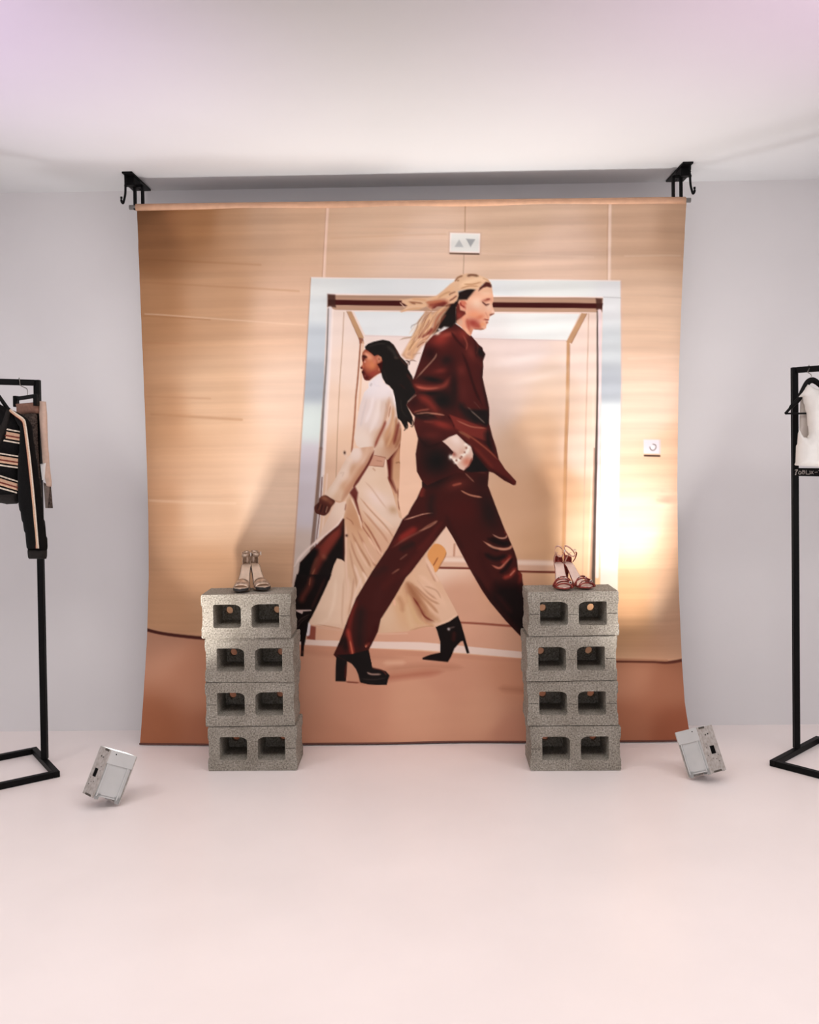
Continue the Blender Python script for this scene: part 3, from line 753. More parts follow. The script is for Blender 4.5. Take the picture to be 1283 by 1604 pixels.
fill([(500, 40), (640, 90), (845, 170), (838, 282), (700, 235), (560, 175)], (118, 50, 43), 2.5, .95)
stroke([(560, 90), (700, 150), (845, 165)], 2, (176, 110, 88), .75)
fill([(640, -10), (860, 0), (862, 120), (840, 150), (720, 90)], (30, 27, 26), 5, .9)
stroke([(690, 0), (760, 60), (830, 125)], 1.8, (140, 120, 108), .7)
blob(380, 460, 150, 150, (26, 25, 24), .97)
blob(280, 300, 60, 90, (40, 27, 26), .8)
blob(330, 230, 90, 40, (92, 40, 36), .8)
stroke([(200, 220), (300, 330), (440, 290)], 4, (40, 24, 23), .7)
fill([(700, 320), (860, 400), (870, 560), (700, 570), (640, 560), (720, 440)], (28, 26, 25), 5, .95)
stroke([(845, 180), (860, 300), (880, 400)], 10, (34, 26, 25), .8, 8)
fill([(560, 170), (700, 240), (850, 330), (960, 470), (1110, 650), (1100, 688), (1000, 635), (870, 560), (740, 400), (640, 260)], (92, 38, 33), 3, .95)
stroke([(590, 180), (720, 260), (860, 370), (950, 460)], 2.4, (156, 84, 64), .8)
stroke([(640, 270), (750, 400), (880, 545), (1000, 620), (1090, 670)], 5, (60, 26, 24), .8)
stroke([(720, 330), (830, 450), (900, 530)], 6, (112, 46, 38), .7)
stroke([(580, 190), (650, 230), (690, 260)], 3.2, (150, 96, 72), .7)
clip()
# forearm, hand in pocket, chain bracelet
ar = fill([(438, 285), (500, 245), (568, 220), (640, 290), (700, 340), (718, 400), (712, 450), (680, 510), (630, 550), (590, 530), (560, 490), (510, 430), (540, 385), (490, 330)], (226, 196, 178), 1)
clip(ar)
blob(560, 270, 60, 40, (240, 218, 206), .9, 40)
blob(660, 470, 50, 50, (206, 128, 104), .95)
blob(620, 400, 40, 50, (210, 164, 142), .8)
blob(540, 400, 30, 20, (150, 80, 66), .8, 40)
blob(600, 530, 40, 20, (226, 190, 170), .9)
stroke([(710, 430), (680, 510), (640, 545)], 3, (120, 46, 38), .8)
clip()
for x, y, rx, ry in [(510, 428, 16, 22), (548, 455, 18, 16), (585, 455, 20, 16), (560, 480, 18, 12), (620, 415, 22, 18), (655, 385, 20, 18), (640, 400, 10, 14), (670, 360, 16, 20), (650, 315, 18, 10), (680, 335, 14, 14)]:
    blob(x, y, rx, ry, (250, 242, 228), .95)
for x, y in [(565, 458), (600, 440), (640, 385), (655, 345), (612, 425)]:
    blob(x, y, 9, 9, (120, 60, 44), .9)

# neck and face
Z(690, 420, 12.83)
fc = fill([(330, 1000), (340, 800), (380, 650), (520, 560), (700, 430), (830, 360), (1000, 330), (1040, 380), (1070, 470), (1088, 560), (1085, 640), (1066, 700), (1078, 760), (1112, 850), (1105, 900), (1060, 925), (1020, 945), (1005, 985), (1000, 1020), (975, 1040), (992, 1065), (965, 1095),
           (945, 1130), (940, 1180), (900, 1208), (840, 1218), (760, 1210), (690, 1205), (665, 1250), (640, 1320), (625, 1345), (560, 1290), (430, 1150), (340, 1080)], (228, 172, 142), 1)
clip(fc)
blob(940, 430, 130, 110, (240, 200, 170), .95)
blob(760, 680, 130, 110, (240, 204, 178), .9, 30)
blob(1000, 760, 80, 80, (236, 200, 176), .9)
blob(690, 880, 120, 80, (230, 160, 132), .95, 10)
blob(700, 920, 150, 60, (226, 150, 104), .5)
blob(820, 960, 90, 50, (206, 122, 92), .85, -20)
blob(680, 1080, 130, 90, (156, 66, 58), .95, 15)
blob(780, 1140, 120, 60, (160, 72, 60), .8, 10)
blob(870, 1110, 50, 50, (228, 156, 112), .9)
blob(900, 1160, 50, 30, (222, 176, 146), .8, -10)
stroke([(690, 1205), (800, 1212), (900, 1200)], 2.4, (130, 86, 66), .8)
stroke([(480, 900), (490, 1100), (560, 1240)], 6, (232, 164, 132), .9, 5)
stroke([(560, 1000), (590, 1150), (640, 1300)], 5, (176, 84, 68), .85, 5)
blob(430, 1060, 50, 60, (216, 172, 146), .9)
blob(630, 1240, 30, 60, (200, 140, 106), .9)
stroke([(530, 1180), (580, 1250), (610, 1290)], 3, (236, 180, 150), .7)
# eye
blob(945, 620, 80, 26, (150, 76, 62), .85, -12)
stroke([(855, 645), (900, 685), (950, 712), (1015, 690)], 2.0, (74, 32, 30), .9)
stroke([(940, 605), (1030, 595)], 2.2, (126, 52, 46), .8)
blob(940, 650, 34, 18, (200, 146, 118), .8, -20)
blob(935, 725, 26, 14, (110, 58, 50), .6, 30)
blob(1050, 620, 20, 60, (206, 150, 120), .6)
# nose and mouth
stroke([(1010, 925), (1060, 905), (1100, 895)], 2.6, (110, 62, 52), .9)
stroke([(920, 860), (960, 920), (980, 990)], 2, (206, 140, 114), .7)
blob(1080, 850, 30, 40, (240, 206, 186), .9)
stroke([(905, 1000), (950, 1012), (1002, 1014)], 2.0, (120, 46, 44), .9)
stroke([(930, 1075), (985, 1065)], 2.4, (156, 86, 72), .9)
blob(900, 1010, 30, 16, (196, 104, 80), .7)
# ear and nape
fill([(400, 700), (430, 630), (520, 640), (560, 700), (530, 830), (480, 820), (420, 770)], (206, 120, 96), 1.2)
stroke([(425, 660), (440, 720), (520, 770)], 2, (130, 44, 40), .9)
stroke([(420, 740), (480, 800), (520, 810)], 3, (234, 180, 154), .8)
blob(545, 730, 24, 40, (226, 172, 144), .9)
fill([(330, 640), (400, 700), (420, 820), (520, 850), (530, 900), (430, 980), (340, 1040), (250, 1000)], (96, 34, 30), 2, .9)
blob(400, 930, 60, 60, (150, 64, 54), .7)
clip()
# hair : dark under-layers, then light locks
Z(640, 410, 6.415)
fill([(370, 640), (300, 700), (260, 720), (280, 640), (330, 560), (430, 430), (500, 380), (520, 300), (600, 262), (690, 262), (640, 320), (600, 370), (520, 372), (490, 440), (490, 600), (440, 650)], (34, 24, 22), 3, 1)
blob(560, 310, 60, 26, (40, 26, 24), .95, 0)
blob(420, 560, 60, 60, (30, 27, 25), .95)
HB = (222, 182, 148)
hm = fill([(468, 190), (500, 140), (540, 120), (600, 108), (690, 112), (760, 140), (810, 165), (840, 200), (845, 240), (820, 232), (790, 225), (760, 215), (735, 245), (690, 270), (640, 262), (560, 275), (510, 285), (515, 330), (500, 370), (470, 405), (400, 420), (300, 440),
           (240, 480), (190, 440), (120, 470), (0, 480), (-60, 500), (-75, 490), (-20, 460), (0, 430), (-60, 400), (-50, 372), (60, 355), (200, 350), (290, 335), (370, 270), (430, 215)], HB, 2)
clip(hm)
for pts, w, c, a in [([(520, 240), (620, 190), (740, 160), (810, 175)], 8, (238, 202, 166), .9), ([(500, 250), (600, 240), (700, 240), (740, 215)], 5, (232, 192, 154), .8), ([(560, 215), (660, 215), (750, 190)], 2, (186, 136, 98), .8),
                     ([(530, 262), (620, 235), (720, 238)], 1.6, (176, 124, 88), .8), ([(600, 135), (650, 122), (720, 135)], 3.4, (96, 58, 42), .85), ([(475, 190), (510, 150), (560, 130)], 2.4, (120, 78, 54), .8),
                     ([(500, 190), (520, 170)], 2, (140, 96, 66), .7), ([(750, 150), (830, 190)], 2, (196, 150, 116), .7), ([(470, 240), (400, 300), (320, 350), (230, 375)], 7, (228, 182, 142), .8),
                     ([(500, 300), (440, 350), (380, 380)], 3, (232, 184, 148), .9), ([(500, 330), (460, 360), (420, 385)], 2, (110, 56, 44), .9), ([(490, 290), (440, 310), (420, 325)], 2, (118, 70, 52), .7),
                     ([(510, 345), (470, 385), (430, 400)], 2.4, (222, 178, 144), .9), ([(440, 290), (380, 310), (300, 360)], 2.4, (192, 142, 104), .7),
                     ([(420, 400), (330, 405), (260, 420), (210, 430)], 9, (150, 72, 54), .9), ([(400, 410), (320, 430), (250, 465)], 6, (104, 40, 36), .9), ([(360, 385), (260, 395), (180, 400)], 3, (186, 110, 80), .8),
                     ([(200, 380), (120, 370), (40, 365)], 3, (212, 162, 122), .8), ([(220, 430), (120, 430), (20, 420), (-40, 440)], 4, (228, 186, 146), .9), ([(160, 410), (80, 400), (0, 395)], 2, (140, 88, 62), .8),
                     ([(180, 440), (60, 440), (-50, 470)], 3, (230, 190, 156), .9), ([(160, 455), (40, 465), (-60, 492)], 2, (214, 166, 126), .9), ([(90, 415), (20, 405)], 2, (110, 58, 44), .7)]:
    stroke(pts, w, c, a)
clip()
fill([(690, 290), (735, 240), (850, 240), (856, 300)], (232, 184, 152), 2, .9)
fill([(728, 250), (790, 192), (830, 200), (848, 240), (840, 250), (800, 240), (760, 252), (715, 285)], (76, 32, 28), 2.2, .95)
for pts, w, c, a in [([(845, 235), (838, 215)], 2, (90, 66, 54), .6), ([(70, 430), (10, 395), (-60, 370), (-80, 372)], 1.4, (220, 180, 146), .8), ([(-20, 455), (-60, 415), (-75, 400)], 1.4, (236, 206, 180), .9)]:
    stroke(pts, w, c, a)
# long locks falling behind the shoulder
Z(610, 430, 10.69)
fill([(620, 590), (760, 600), (960, 540), (1000, 480), (1040, 500), (960, 620), (860, 800), (800, 950), (700, 1020), (640, 1110), (560, 1180), (480, 1300), (420, 1400), (300, 1400), (220, 1330), (300, 1200), (400, 1040), (480, 900), (560, 740)], (184, 134, 100), 4, .75)
for pts, w, c, a in [([(1000, 470), (900, 560), (760, 680), (720, 800), (640, 900), (540, 1010), (480, 1080)], 3.6, (230, 184, 144), .95),
                     ([(980, 560), (880, 640), (800, 760), (760, 900), (640, 1040), (540, 1090)], 3, (176, 106, 78), .9),
                     ([(980, 640), (900, 740), (820, 860), (720, 990)], 3, (120, 66, 52), .85),
                     ([(700, 600), (690, 700), (600, 820), (540, 920), (420, 1080)], 4, (224, 180, 138), .9),
                     ([(640, 600), (560, 700), (500, 800), (480, 900), (400, 1020), (260, 1050), (180, 1085)], 2, (160, 128, 102), .8),
                     ([(620, 620), (540, 740), (480, 800), (400, 840), (380, 900)], 1.2, (130, 112, 102), .7),
                     ([(560, 740), (520, 860), (440, 980), (380, 1100), (280, 1260)], 3.6, (222, 182, 142), .9),
                     ([(740, 640), (700, 760), (700, 860), (600, 960), (520, 1060), (400, 1200), (330, 1300)], 2.8, (236, 196, 156), .95),
                     ([(700, 720), (660, 820), (560, 980), (500, 1060)], 2.4, (120, 52, 44), .9),
                     ([(740, 880), (680, 950), (560, 1040)], 4, (120, 44, 40), .9), ([(700, 980), (620, 1040), (520, 1090), (440, 1180)], 2.4, (228, 184, 150), .95),
                     ([(640, 1060), (560, 1140), (480, 1220), (420, 1340)], 3.2, (220, 176, 138), .9), ([(500, 1100), (420, 1220), (390, 1340), (400, 1400)], 4, (214, 166, 126), .8),
                     ([(420, 1080), (360, 1180), (260, 1320)], 3.6, (216, 174, 134), .9), ([(460, 1080), (400, 1160), (340, 1260)], 2, (160, 112, 76), .8), ([(340, 1240), (300, 1330), (400, 1370)], 3, (222, 180, 146), .85),
                     ([(620, 1100), (540, 1150), (480, 1210)], 1.6, (130, 76, 60), .7), ([(560, 1290), (480, 1305), (400, 1330)], 1.2, (176, 140, 116), .8), ([(480, 1435), (400, 1415), (340, 1445), (300, 1500)], 1.4, (100, 66, 54), .8)]:
    stroke(pts, w, c, a)
blob(855, 900, 22, 16, (236, 226, 214), 1); blob(830, 965, 40, 26, (232, 208, 188), 1, -30)
for i in range(26):
    r = np.random.RandomState(100 + i)
    x, y = r.uniform(600, 900), r.uniform(560, 760)
    stroke([(x, y), (x - r.uniform(60, 130), y + r.uniform(120, 220)), (x - r.uniform(230, 330), y + r.uniform(350, 520))], .9, [(236, 200, 162), (150, 96, 70), (206, 158, 118)][i % 3], .55, 1)
Z()

# print tone with light corrections painted in: darker corner and edges, lifted foot
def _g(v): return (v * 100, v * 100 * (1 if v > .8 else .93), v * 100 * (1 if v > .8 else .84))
_light_corr = field([(215, 322, _g(.60)), (240, 380, _g(.70)), (300, 340, _g(.80)), (380, 350, _g(.90)), (500, 350, _g(.95)), (640, 350, _g(.97)), (850, 350, _g(.95)), (1000, 350, _g(.95)), (1065, 350, _g(.88)),
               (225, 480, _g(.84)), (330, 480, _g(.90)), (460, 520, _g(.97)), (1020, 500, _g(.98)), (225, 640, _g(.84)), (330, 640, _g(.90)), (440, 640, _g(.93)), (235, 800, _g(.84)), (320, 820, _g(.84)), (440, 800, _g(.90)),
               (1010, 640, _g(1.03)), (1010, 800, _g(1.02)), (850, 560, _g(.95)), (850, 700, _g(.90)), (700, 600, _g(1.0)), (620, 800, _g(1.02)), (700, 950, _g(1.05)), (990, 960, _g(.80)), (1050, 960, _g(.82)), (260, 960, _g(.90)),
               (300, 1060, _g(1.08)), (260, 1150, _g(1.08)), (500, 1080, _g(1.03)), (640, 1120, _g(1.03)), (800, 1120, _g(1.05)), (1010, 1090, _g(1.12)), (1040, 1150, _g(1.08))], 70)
CAN *= _light_corr(_gx, _gy) * 2.55
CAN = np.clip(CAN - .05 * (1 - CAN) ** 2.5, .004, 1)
# ===========================================================================
# the room
# ===========================================================================
WALLY, CEIL = 4.44, 2.69
m_wall = mat('painted_wall', (222, 218, 218), .75, noise=.03, nscale=2.0, bump=.04, bscale=60)
m_ceil = mat('painted_ceiling', (213, 213, 214), .8, noise=.02, nscale=1.5)
m_floor = mat('poured_floor', (240, 229, 226), .32, noise=.05, nscale=1.6, bump=.03, bscale=5, spec=.35)
bm = bmesh.new(); bx(bm, -6, 6, WALLY, WALLY + .1, 0, CEIL); struct('wall_back', bm, m_wall)
bm = bmesh.new(); bx(bm, -6, 6, -3.5, WALLY + .1, -.08, 0); struct('floor', bm, m_floor)
bm = bmesh.new(); bx(bm, -6, 6, -3.5, WALLY + .1, CEIL, CEIL + .08); struct('ceiling', bm, m_ceil)

# ===========================================================================
# the backdrop
# ===========================================================================
BY = 4.20
def interp(tab, v):
    return float(np.interp(v, [t[0] for t in tab], [t[1] for t in tab]))
LEFT = [(318, 213), (400, 215), (500, 218), (600, 221.5), (700, 225), (800, 228), (900, 229), (1000, 227), (1100, 222), (1175, 218)]
RIGHT = [(305, 1077), (400, 1073.7), (500, 1070.5), (600, 1068), (750, 1066), (900, 1066.5), (1034, 1070.5), (1100, 1074), (1145, 1080), (1180, 1082)]
m_print = bpy.data.materials.new('printed_cloth'); m_print.use_nodes = True
nt = m_print.node_tree; pb = nt.nodes['Principled BSDF']
ca = nt.nodes.new('ShaderNodeVertexColor'); ca.layer_name = 'print'
nt.links.new(ca.outputs['Color'], pb.inputs['Base Color'])
pb.inputs['Roughness'].default_value = .7; pb.inputs['Specular IOR Level'].default_value = .12
_tc = nt.nodes.new('ShaderNodeTexCoord'); _n = nt.nodes.new('ShaderNodeTexNoise'); _n.inputs['Scale'].default_value = 420
_b = nt.nodes.new('ShaderNodeBump'); _b.inputs['Strength'].default_value = .08; _b.inputs['Distance'].default_value = .002
nt.links.new(_tc.outputs['Object'], _n.inputs['Vector']); nt.links.new(_n.outputs['Fac'], _b.inputs['Height']); nt.links.new(_b.outputs['Normal'], pb.inputs['Normal'])

banner = empty('backdrop_banner', (-.06, BY, 0))
tag(banner, 'large printed backdrop of two women striding past a lift, hung from a rod', 'backdrop')
NU, NV = 705, 700
nu = np.linspace(0, 1, NU); nv = np.linspace(0, 1, NV)
yt0, yb0 = 322.5, 1166.5                     # at the middle of the sheet
V = np.zeros((NV, NU, 3), np.float32); C = np.ones((NV, NU, 4), np.float32)
P00, P10, P01, P11 = [np.array(at(x, y, BY)) for x, y in ((200, 300), (1100, 300), (200, 1200), (1100, 1200))]
for j in range(NV):
    yl = 326.5 + (1172.5 - 326.5) * nv[j]; yr = 315.5 + (1159 - 315.5) * nv[j]
    xl = interp(LEFT, yl); xr = interp(RIGHT, yr)
    cx = xl + (xr - xl) * nu
    cy = yl + (yr - yl) * nu
    s = (cx - 200) / 900; t = (cy - 300) / 900
    for k in (0, 2):
        V[j, :, k] = (P00[k] * (1 - s) * (1 - t) + P10[k] * s * (1 - t) + P01[k] * (1 - s) * t + P11[k] * s * t)
    X, Zc = V[j, :, 0], V[j, :, 2]
    # the cloth: long soft waves, pulls under the rod, edges turned back
    wv = .006 * np.sin(X * 4.1 + .8) * min(1, nv[j] * 3) + .0035 * np.sin(X * 9 + Zc * 2.2)
    wv = wv + .0012 * np.sin(Zc * 46 + X * 2.0) * np.exp(-nv[j] * 2.2) + .0009 * np.sin(Zc * 83 - X * 3.1) * np.exp(-nv[j] * 1.4)
    hem = math.sin(math.pi * min(1, max(0, nv[j]))) ** .7
    eL, eR = nu * 2.6, (1 - nu) * 2.6
    curl = (.045 * np.exp(-(eL / .075)) + .055 * np.exp(-(eR / .08))) * (.25 + .75 * hem)
    g = .004 * np.exp(-((X - 1.16) / .05) ** 2 - ((Zc - 1.16) / .02) ** 2) - .004 * np.exp(-((X - 1.15) / .06) ** 2 - ((Zc - 1.12) / .02) ** 2)
    V[j, :, 1] = BY + wv + curl + g - .012 * nv[j]
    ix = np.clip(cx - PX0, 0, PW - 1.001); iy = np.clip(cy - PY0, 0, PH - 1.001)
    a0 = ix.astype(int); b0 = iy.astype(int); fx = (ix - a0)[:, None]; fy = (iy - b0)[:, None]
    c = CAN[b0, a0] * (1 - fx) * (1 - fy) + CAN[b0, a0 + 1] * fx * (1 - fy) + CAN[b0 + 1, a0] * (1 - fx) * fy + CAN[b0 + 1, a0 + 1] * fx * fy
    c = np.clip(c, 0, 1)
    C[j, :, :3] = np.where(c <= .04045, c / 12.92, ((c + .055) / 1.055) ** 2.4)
V[:, :, 2] = np.maximum(V[:, :, 2], .004)
V -= np.array([-.06, BY, 0], np.float32)
idx = np.arange(NU * NV).reshape(NV, NU)
Q = np.stack([idx[:-1, :-1], idx[1:, :-1], idx[1:, 1:], idx[:-1, 1:]], -1).reshape(-1, 4)
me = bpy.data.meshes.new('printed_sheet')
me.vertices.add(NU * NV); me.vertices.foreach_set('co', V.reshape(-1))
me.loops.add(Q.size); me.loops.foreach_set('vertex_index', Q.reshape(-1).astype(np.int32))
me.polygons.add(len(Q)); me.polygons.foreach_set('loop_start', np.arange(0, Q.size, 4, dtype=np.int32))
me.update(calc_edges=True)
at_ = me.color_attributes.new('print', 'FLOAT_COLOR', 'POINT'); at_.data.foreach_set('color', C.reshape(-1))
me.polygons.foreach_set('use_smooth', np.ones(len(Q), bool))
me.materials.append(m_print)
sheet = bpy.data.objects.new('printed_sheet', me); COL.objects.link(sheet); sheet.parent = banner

m_cloth = mat('cloth_hem', (206, 160, 128), .55, noise=.1, nscale=30)
m_steel = mat('grey_metal', (150, 146, 142), .35, metal=.7, noise=.1)
m_black = mat('black_powder_coat', (9, 8, 8), .5, noise=.2, nscale=60, spec=.12)
a = at(209, 325.5, BY); b = at(1078, 314.5, BY); ROD_A, ROD_B = a, b
off = Vector((-.06, BY, 0))
bm = bmesh.new(); tube(bm, [a + (b - a) * t - off + Vector((0, .008, .004)) for t in np.linspace(0.004, .996, 30)], .0165, 16)
link('rod_pocket', bm, m_cloth, banner, smooth=True)
bm = bmesh.new(); tube(bm, [at(202, 325.6, BY) - off + Vector((0, .008, .004)), at(1082.5, 314.2, BY) - off + Vector((0, .008, .004))], .0115, 14)
tag(link('rod', bm, m_steel, banner, smooth=True), 'grey metal rod showing at both ends')
bm = bmesh.new()
pl = [Vector((X, -.012 - .002, .0075)) for X in np.linspace(-1.30, 1.30, 30)]
hm_pts = []
for u in np.linspace(0, 1, 40):
    i = int(u * (NU - 1)); v = V[NV - 1, i]; hm_pts.append(Vector((v[0], v[1], max(v[2], .007) + .0015)))
tube(bm, hm_pts, .0045, 8); m_hem = mat('dark_hem', (96, 52, 40), .7)
link('bottom_hem', bm, m_hem, banner, smooth=True)

# ---------------- ceiling brackets ----------------
def bracket(cx, s, label):
    """cx centre, s = +1 when the hook is on the right"""
    o = empty('ceiling_bracket', (cx, BY, CEIL))
    tag(o, label, 'bracket', 'black ceiling brackets carrying the backdrop rod')
    rz = (ROD_A.z + (ROD_B.z - ROD_A.z) * ((cx - ROD_A.x) / (ROD_B.x - ROD_A.x))) - CEIL + .004
    bm = bmesh.new(); bx(bm, -.024, .024, -.075, .215, -.009, 0)
    link('ceiling_plate', bm, m_black, o, bevel=.002)
    bm = bmesh.new(); bx(bm, -.02, .02, -.03, .07, -.05, -.009)
    tube(bm, [(0, .0, -.045), (s * .036, -.005, -.045)], .006, 10)
    link('clamp_body', bm, m_black, o, bevel=.003)
    for q in (0, 1):
        x = -s * .046 + s * .036 * q
        bm = bmesh.new(); bx(bm, x - .006, x + .006, -.001, .018, rz - .012, -.04)
        link('hanger_leg', bm, m_black, o, bevel=.001)
    bm = bmesh.new(); beam(bm, (-s * .046, .009, -.045), (-s * .01 + s * .014, .009, -.045), .02, .014)
    link('leg_bridge', bm, m_black, o)
    bm = bmesh.new(); x = s * .012
    tube(bm, cr([(x, -.06, -.008), (x, -.06, -.06), (x + s * .002, -.06, -.1), (x + s * .008, -.06, -.128), (x + s * .013, -.06, -.142), (x + s * .02, -.06, -.132), (x + s * .02, -.06, -.112)], 6), .0055, 8)
    link('pull_hook', bm, m_black, o, smooth=True)
    return o
bracket(-1.342, -1, 'black bracket on the ceiling over the left end of the backdrop rod')
bracket(1.236, 1, 'black bracket on the ceiling over the right end of the backdrop rod')

# ===========================================================================
# concrete blocks
# ===========================================================================
def concrete():
    m = bpy.data.materials.new('concrete'); m.use_nodes = True
    nt = m.node_tree; b = nt.nodes['Principled BSDF']; b.inputs['Roughness'].default_value = .92; b.inputs['Specular IOR Level'].default_value = .15
    tc = nt.nodes.new('ShaderNodeTexCoord'); oi = nt.nodes.new('ShaderNodeObjectInfo')
    mp = nt.nodes.new('ShaderNodeVectorMath'); mp.operation = 'ADD'
    sc = nt.nodes.new('ShaderNodeVectorMath'); sc.operation = 'SCALE'; sc.inputs[3].default_value = 1.0
    cb = nt.nodes.new('ShaderNodeCombineXYZ'); nt.links.new(oi.outputs['Random'], cb.inputs[0]); nt.links.new(oi.outputs['Random'], cb.inputs[2])
    nt.links.new(cb.outputs[0], sc.inputs[0]); sc.inputs[3].default_value = 9
    nt.links.new(tc.outputs['Object'], mp.inputs[0]); nt.links.new(sc.outputs[0], mp.inputs[1])
    n1 = nt.nodes.new('ShaderNodeTexNoise'); n1.inputs['Scale'].default_value = 150; n1.inputs['Detail'].default_value = 6; n1.inputs['Roughness'].default_value = .75
    n2 = nt.nodes.new('ShaderNodeTexNoise'); n2.inputs['Scale'].default_value = 9; n2.inputs['Detail'].default_value = 3
    vo = nt.nodes.new('ShaderNodeTexVoronoi'); vo.inputs['Scale'].default_value = 130
    for n in (n1, n2, vo): nt.links.new(mp.outputs[0], n.inputs['Vector'])
    r1 = nt.nodes.new('ShaderNodeValToRGB'); e = r1.color_ramp.elements
    e[0].position = .33; e[0].color = srgb((80, 74, 67)); e[1].position = .66; e[1].color = srgb((190, 183, 172))
    x = r1.color_ramp.elements.new(.47); x.color = srgb((142, 135, 124))
    nt.links.new(n1.outputs['Fac'], r1.inputs['Fac'])
    r2 = nt.nodes.new('ShaderNodeValToRGB'); e = r2.color_ramp.elements
    e[0].position = .3; e[0].color = (.72, .70, .68, 1); e[1].position = .7; e[1].color = (1, 1, 1, 1)
    nt.links.new(n2.outputs['Fac'], r2.inputs['Fac'])
    mx = nt.nodes.new('ShaderNodeMix'); mx.data_type = 'RGBA'; mx.blend_type = 'MULTIPLY'; mx.inputs[0].default_value = 1
    nt.links.new(r1.outputs[0], mx.inputs[6]); nt.links.new(r2.outputs[0], mx.inputs[7])
    nt.links.new(mx.outputs[2], b.inputs['Base Color'])
    bp = nt.nodes.new('ShaderNodeBump'); bp.inputs['Strength'].default_value = .8; bp.inputs['Distance'].default_value = .003
    nt.links.new(n1.outputs['Fac'], bp.inputs['Height']); nt.links.new(bp.outputs['Normal'], b.inputs['Normal'])
    return m
m_conc = concrete()
BW, BH, BD = .39, .1925, .19
def rrect(x0, x1, z0, z1, rad, n=5):
    """rad: bottom-left, bottom-right, top-right, top-left as (rx, rz)"""
    out = []
    for (cx, cz, a0), (rx, rz) in zip(((x0, z0, 180), (x1, z0, 270), (x1, z1, 0), (x0, z1, 90)), rad):
        ox = cx + (rx if cx == x0 else -rx); oz = cz + (rz if cz == z0 else -rz)
        for k in range(n + 1):
            t = R(a0 + 90 * k / n); out.append((ox + rx * math.cos(t), oz + rz * math.sin(t)))
    return out
def make_block(seed, slits=(), name='concrete_block'):
    rnd = random.Random(seed)
    bm = bmesh.new()
    def side(sg):
        prof = [(-.5, 0), (-.24, 0), (-.22, .0045), (.22, .0045), (.24, 0), (.5, 0)]
        pts = []
        N = 26
        for k in range(N + 1):
            f = -.5 + k / N
            dx = np.interp(f, [p[0] for p in prof], [p[1] for p in prof]) + rnd.uniform(-.0008, .0012)
            if k in (0, N): dx += .003
            pts.append((sg * (BW / 2 - dx), BH / 2 + f * (BH - .001)))
        return pts
    Rr, Ll = side(1), side(-1)
    def hz(z, sg):
        return [(x, z + sg * rnd.uniform(-.0002, .0010)) for x in np.linspace(-BW / 2 + .012, BW / 2 - .012, 22)]
    outer = hz(.0006, 1) + Rr + hz(BH - .0008, -1)[::-1] + Ll[::-1]
    def holes():
        L = rrect(-.083 - .060, -.083 + .060, .046, .148, [(.008, .008), (.012, .012), (.036, .020), (.008, .006)])
        Q = rrect(.083 - .060, .083 + .060, .046, .148, [(.012, .012), (.008, .008), (.008, .006), (.036, .020)])
        return [L, Q]
    H = holes()
    S_ = []
    for s in slits:
        if s == 'l': S_.append([(-.188, .095), (-.146, .0945), (-.146, .0968), (-.188, .0975)])
        if s == 'r': S_.append([(.146, .095), (.188, .0945), (.188, .0968), (.146, .0975)])
        if s == 'c': S_.append([(-.018, .0925), (.018, .092), (.018, .0935), (-.018, .0945)])
    def loop(pts, y):
        vs = [bm.verts.new((x, y, z)) for x, z in pts]
        es = [bm.edges.new((vs[i], vs[(i + 1) % len(vs)])) for i in range(len(vs))]
        return vs, es
    def bridge(a, b):
        for i in range(len(a)):
            bm.faces.new((a[i], a[(i + 1) % len(a)], b[(i + 1) % len(a)], b[i]))
    fo, fe = loop(outer, 0)
    # rounded arris: second ring just behind the face
    cxm, czm = 0, BH / 2
    o2 = [(x * 1.0 + (.0015 if x > 0 else -.0015), z) for x, z in outer]
    edges = fe[:]
    inner = []
    for h in H + S_:
        v, e = loop(h, 0); inner.append(v); edges += e
    bmesh.ops.triangle_fill(bm, use_beauty=True, use_dissolve=False, edges=edges)
    b_, be = loop(outer, BD)
    bridge(fo, b_)
    back_edges = be[:]
    for i, v in enumerate(inner):
        if i < 2:
            cx = -.083 if i == 0 else .083
            h = H[i]
            d1 = [((x - cx) * .93 + cx, (z - BH / 2) * .93 + BH / 2) for x, z in h]
            w, we = loop(d1, BD - .022); bridge(v, w)
            cc = [((-.108 if i == 0 else .108) + .0165 * math.cos(2 * math.pi * k / 20), BH / 2 - .004 + .0165 * math.sin(2 * math.pi * k / 20)) for k in range(20)]
            c1, ce1 = loop(cc, BD - .022); bmesh.ops.triangle_fill(bm, use_beauty=True, use_dissolve=False, edges=we + ce1)
            c2, ce2 = loop(cc, BD); bridge(c1, c2); back_edges += ce2
        else:
            w, we = loop(S_[i - 2], .02); bridge(v, w); bm.faces.new(w)
    bmesh.ops.triangle_fill(bm, use_beauty=True, use_dissolve=False, edges=back_edges)
    return link(name, bm, m_conc)
GB = 'grey hollow concrete blocks stacked as plinths'
rows = ['bottom block, standing on the floor', 'second block up', 'third block up', 'topmost block']
def stack(x_left, D, offs, slits, side, shoes):
    for k in range(4):
        o = make_block(11 * k + (3 if side == 'left' else 7), slits[k])
        o.location = (x_left + BW / 2 + offs[k][0], D + offs[k][1], k * (BH + .0012) + .0004)
        o.rotation_euler = (0, 0, R(offs[k][2]))
        extra = ' holding the %s sandals' % shoes if k == 3 else ''
        tag(o, 'grey hollow concrete block, %s of the %s stack%s' % (rows[k], side, extra), 'concrete block', GB)
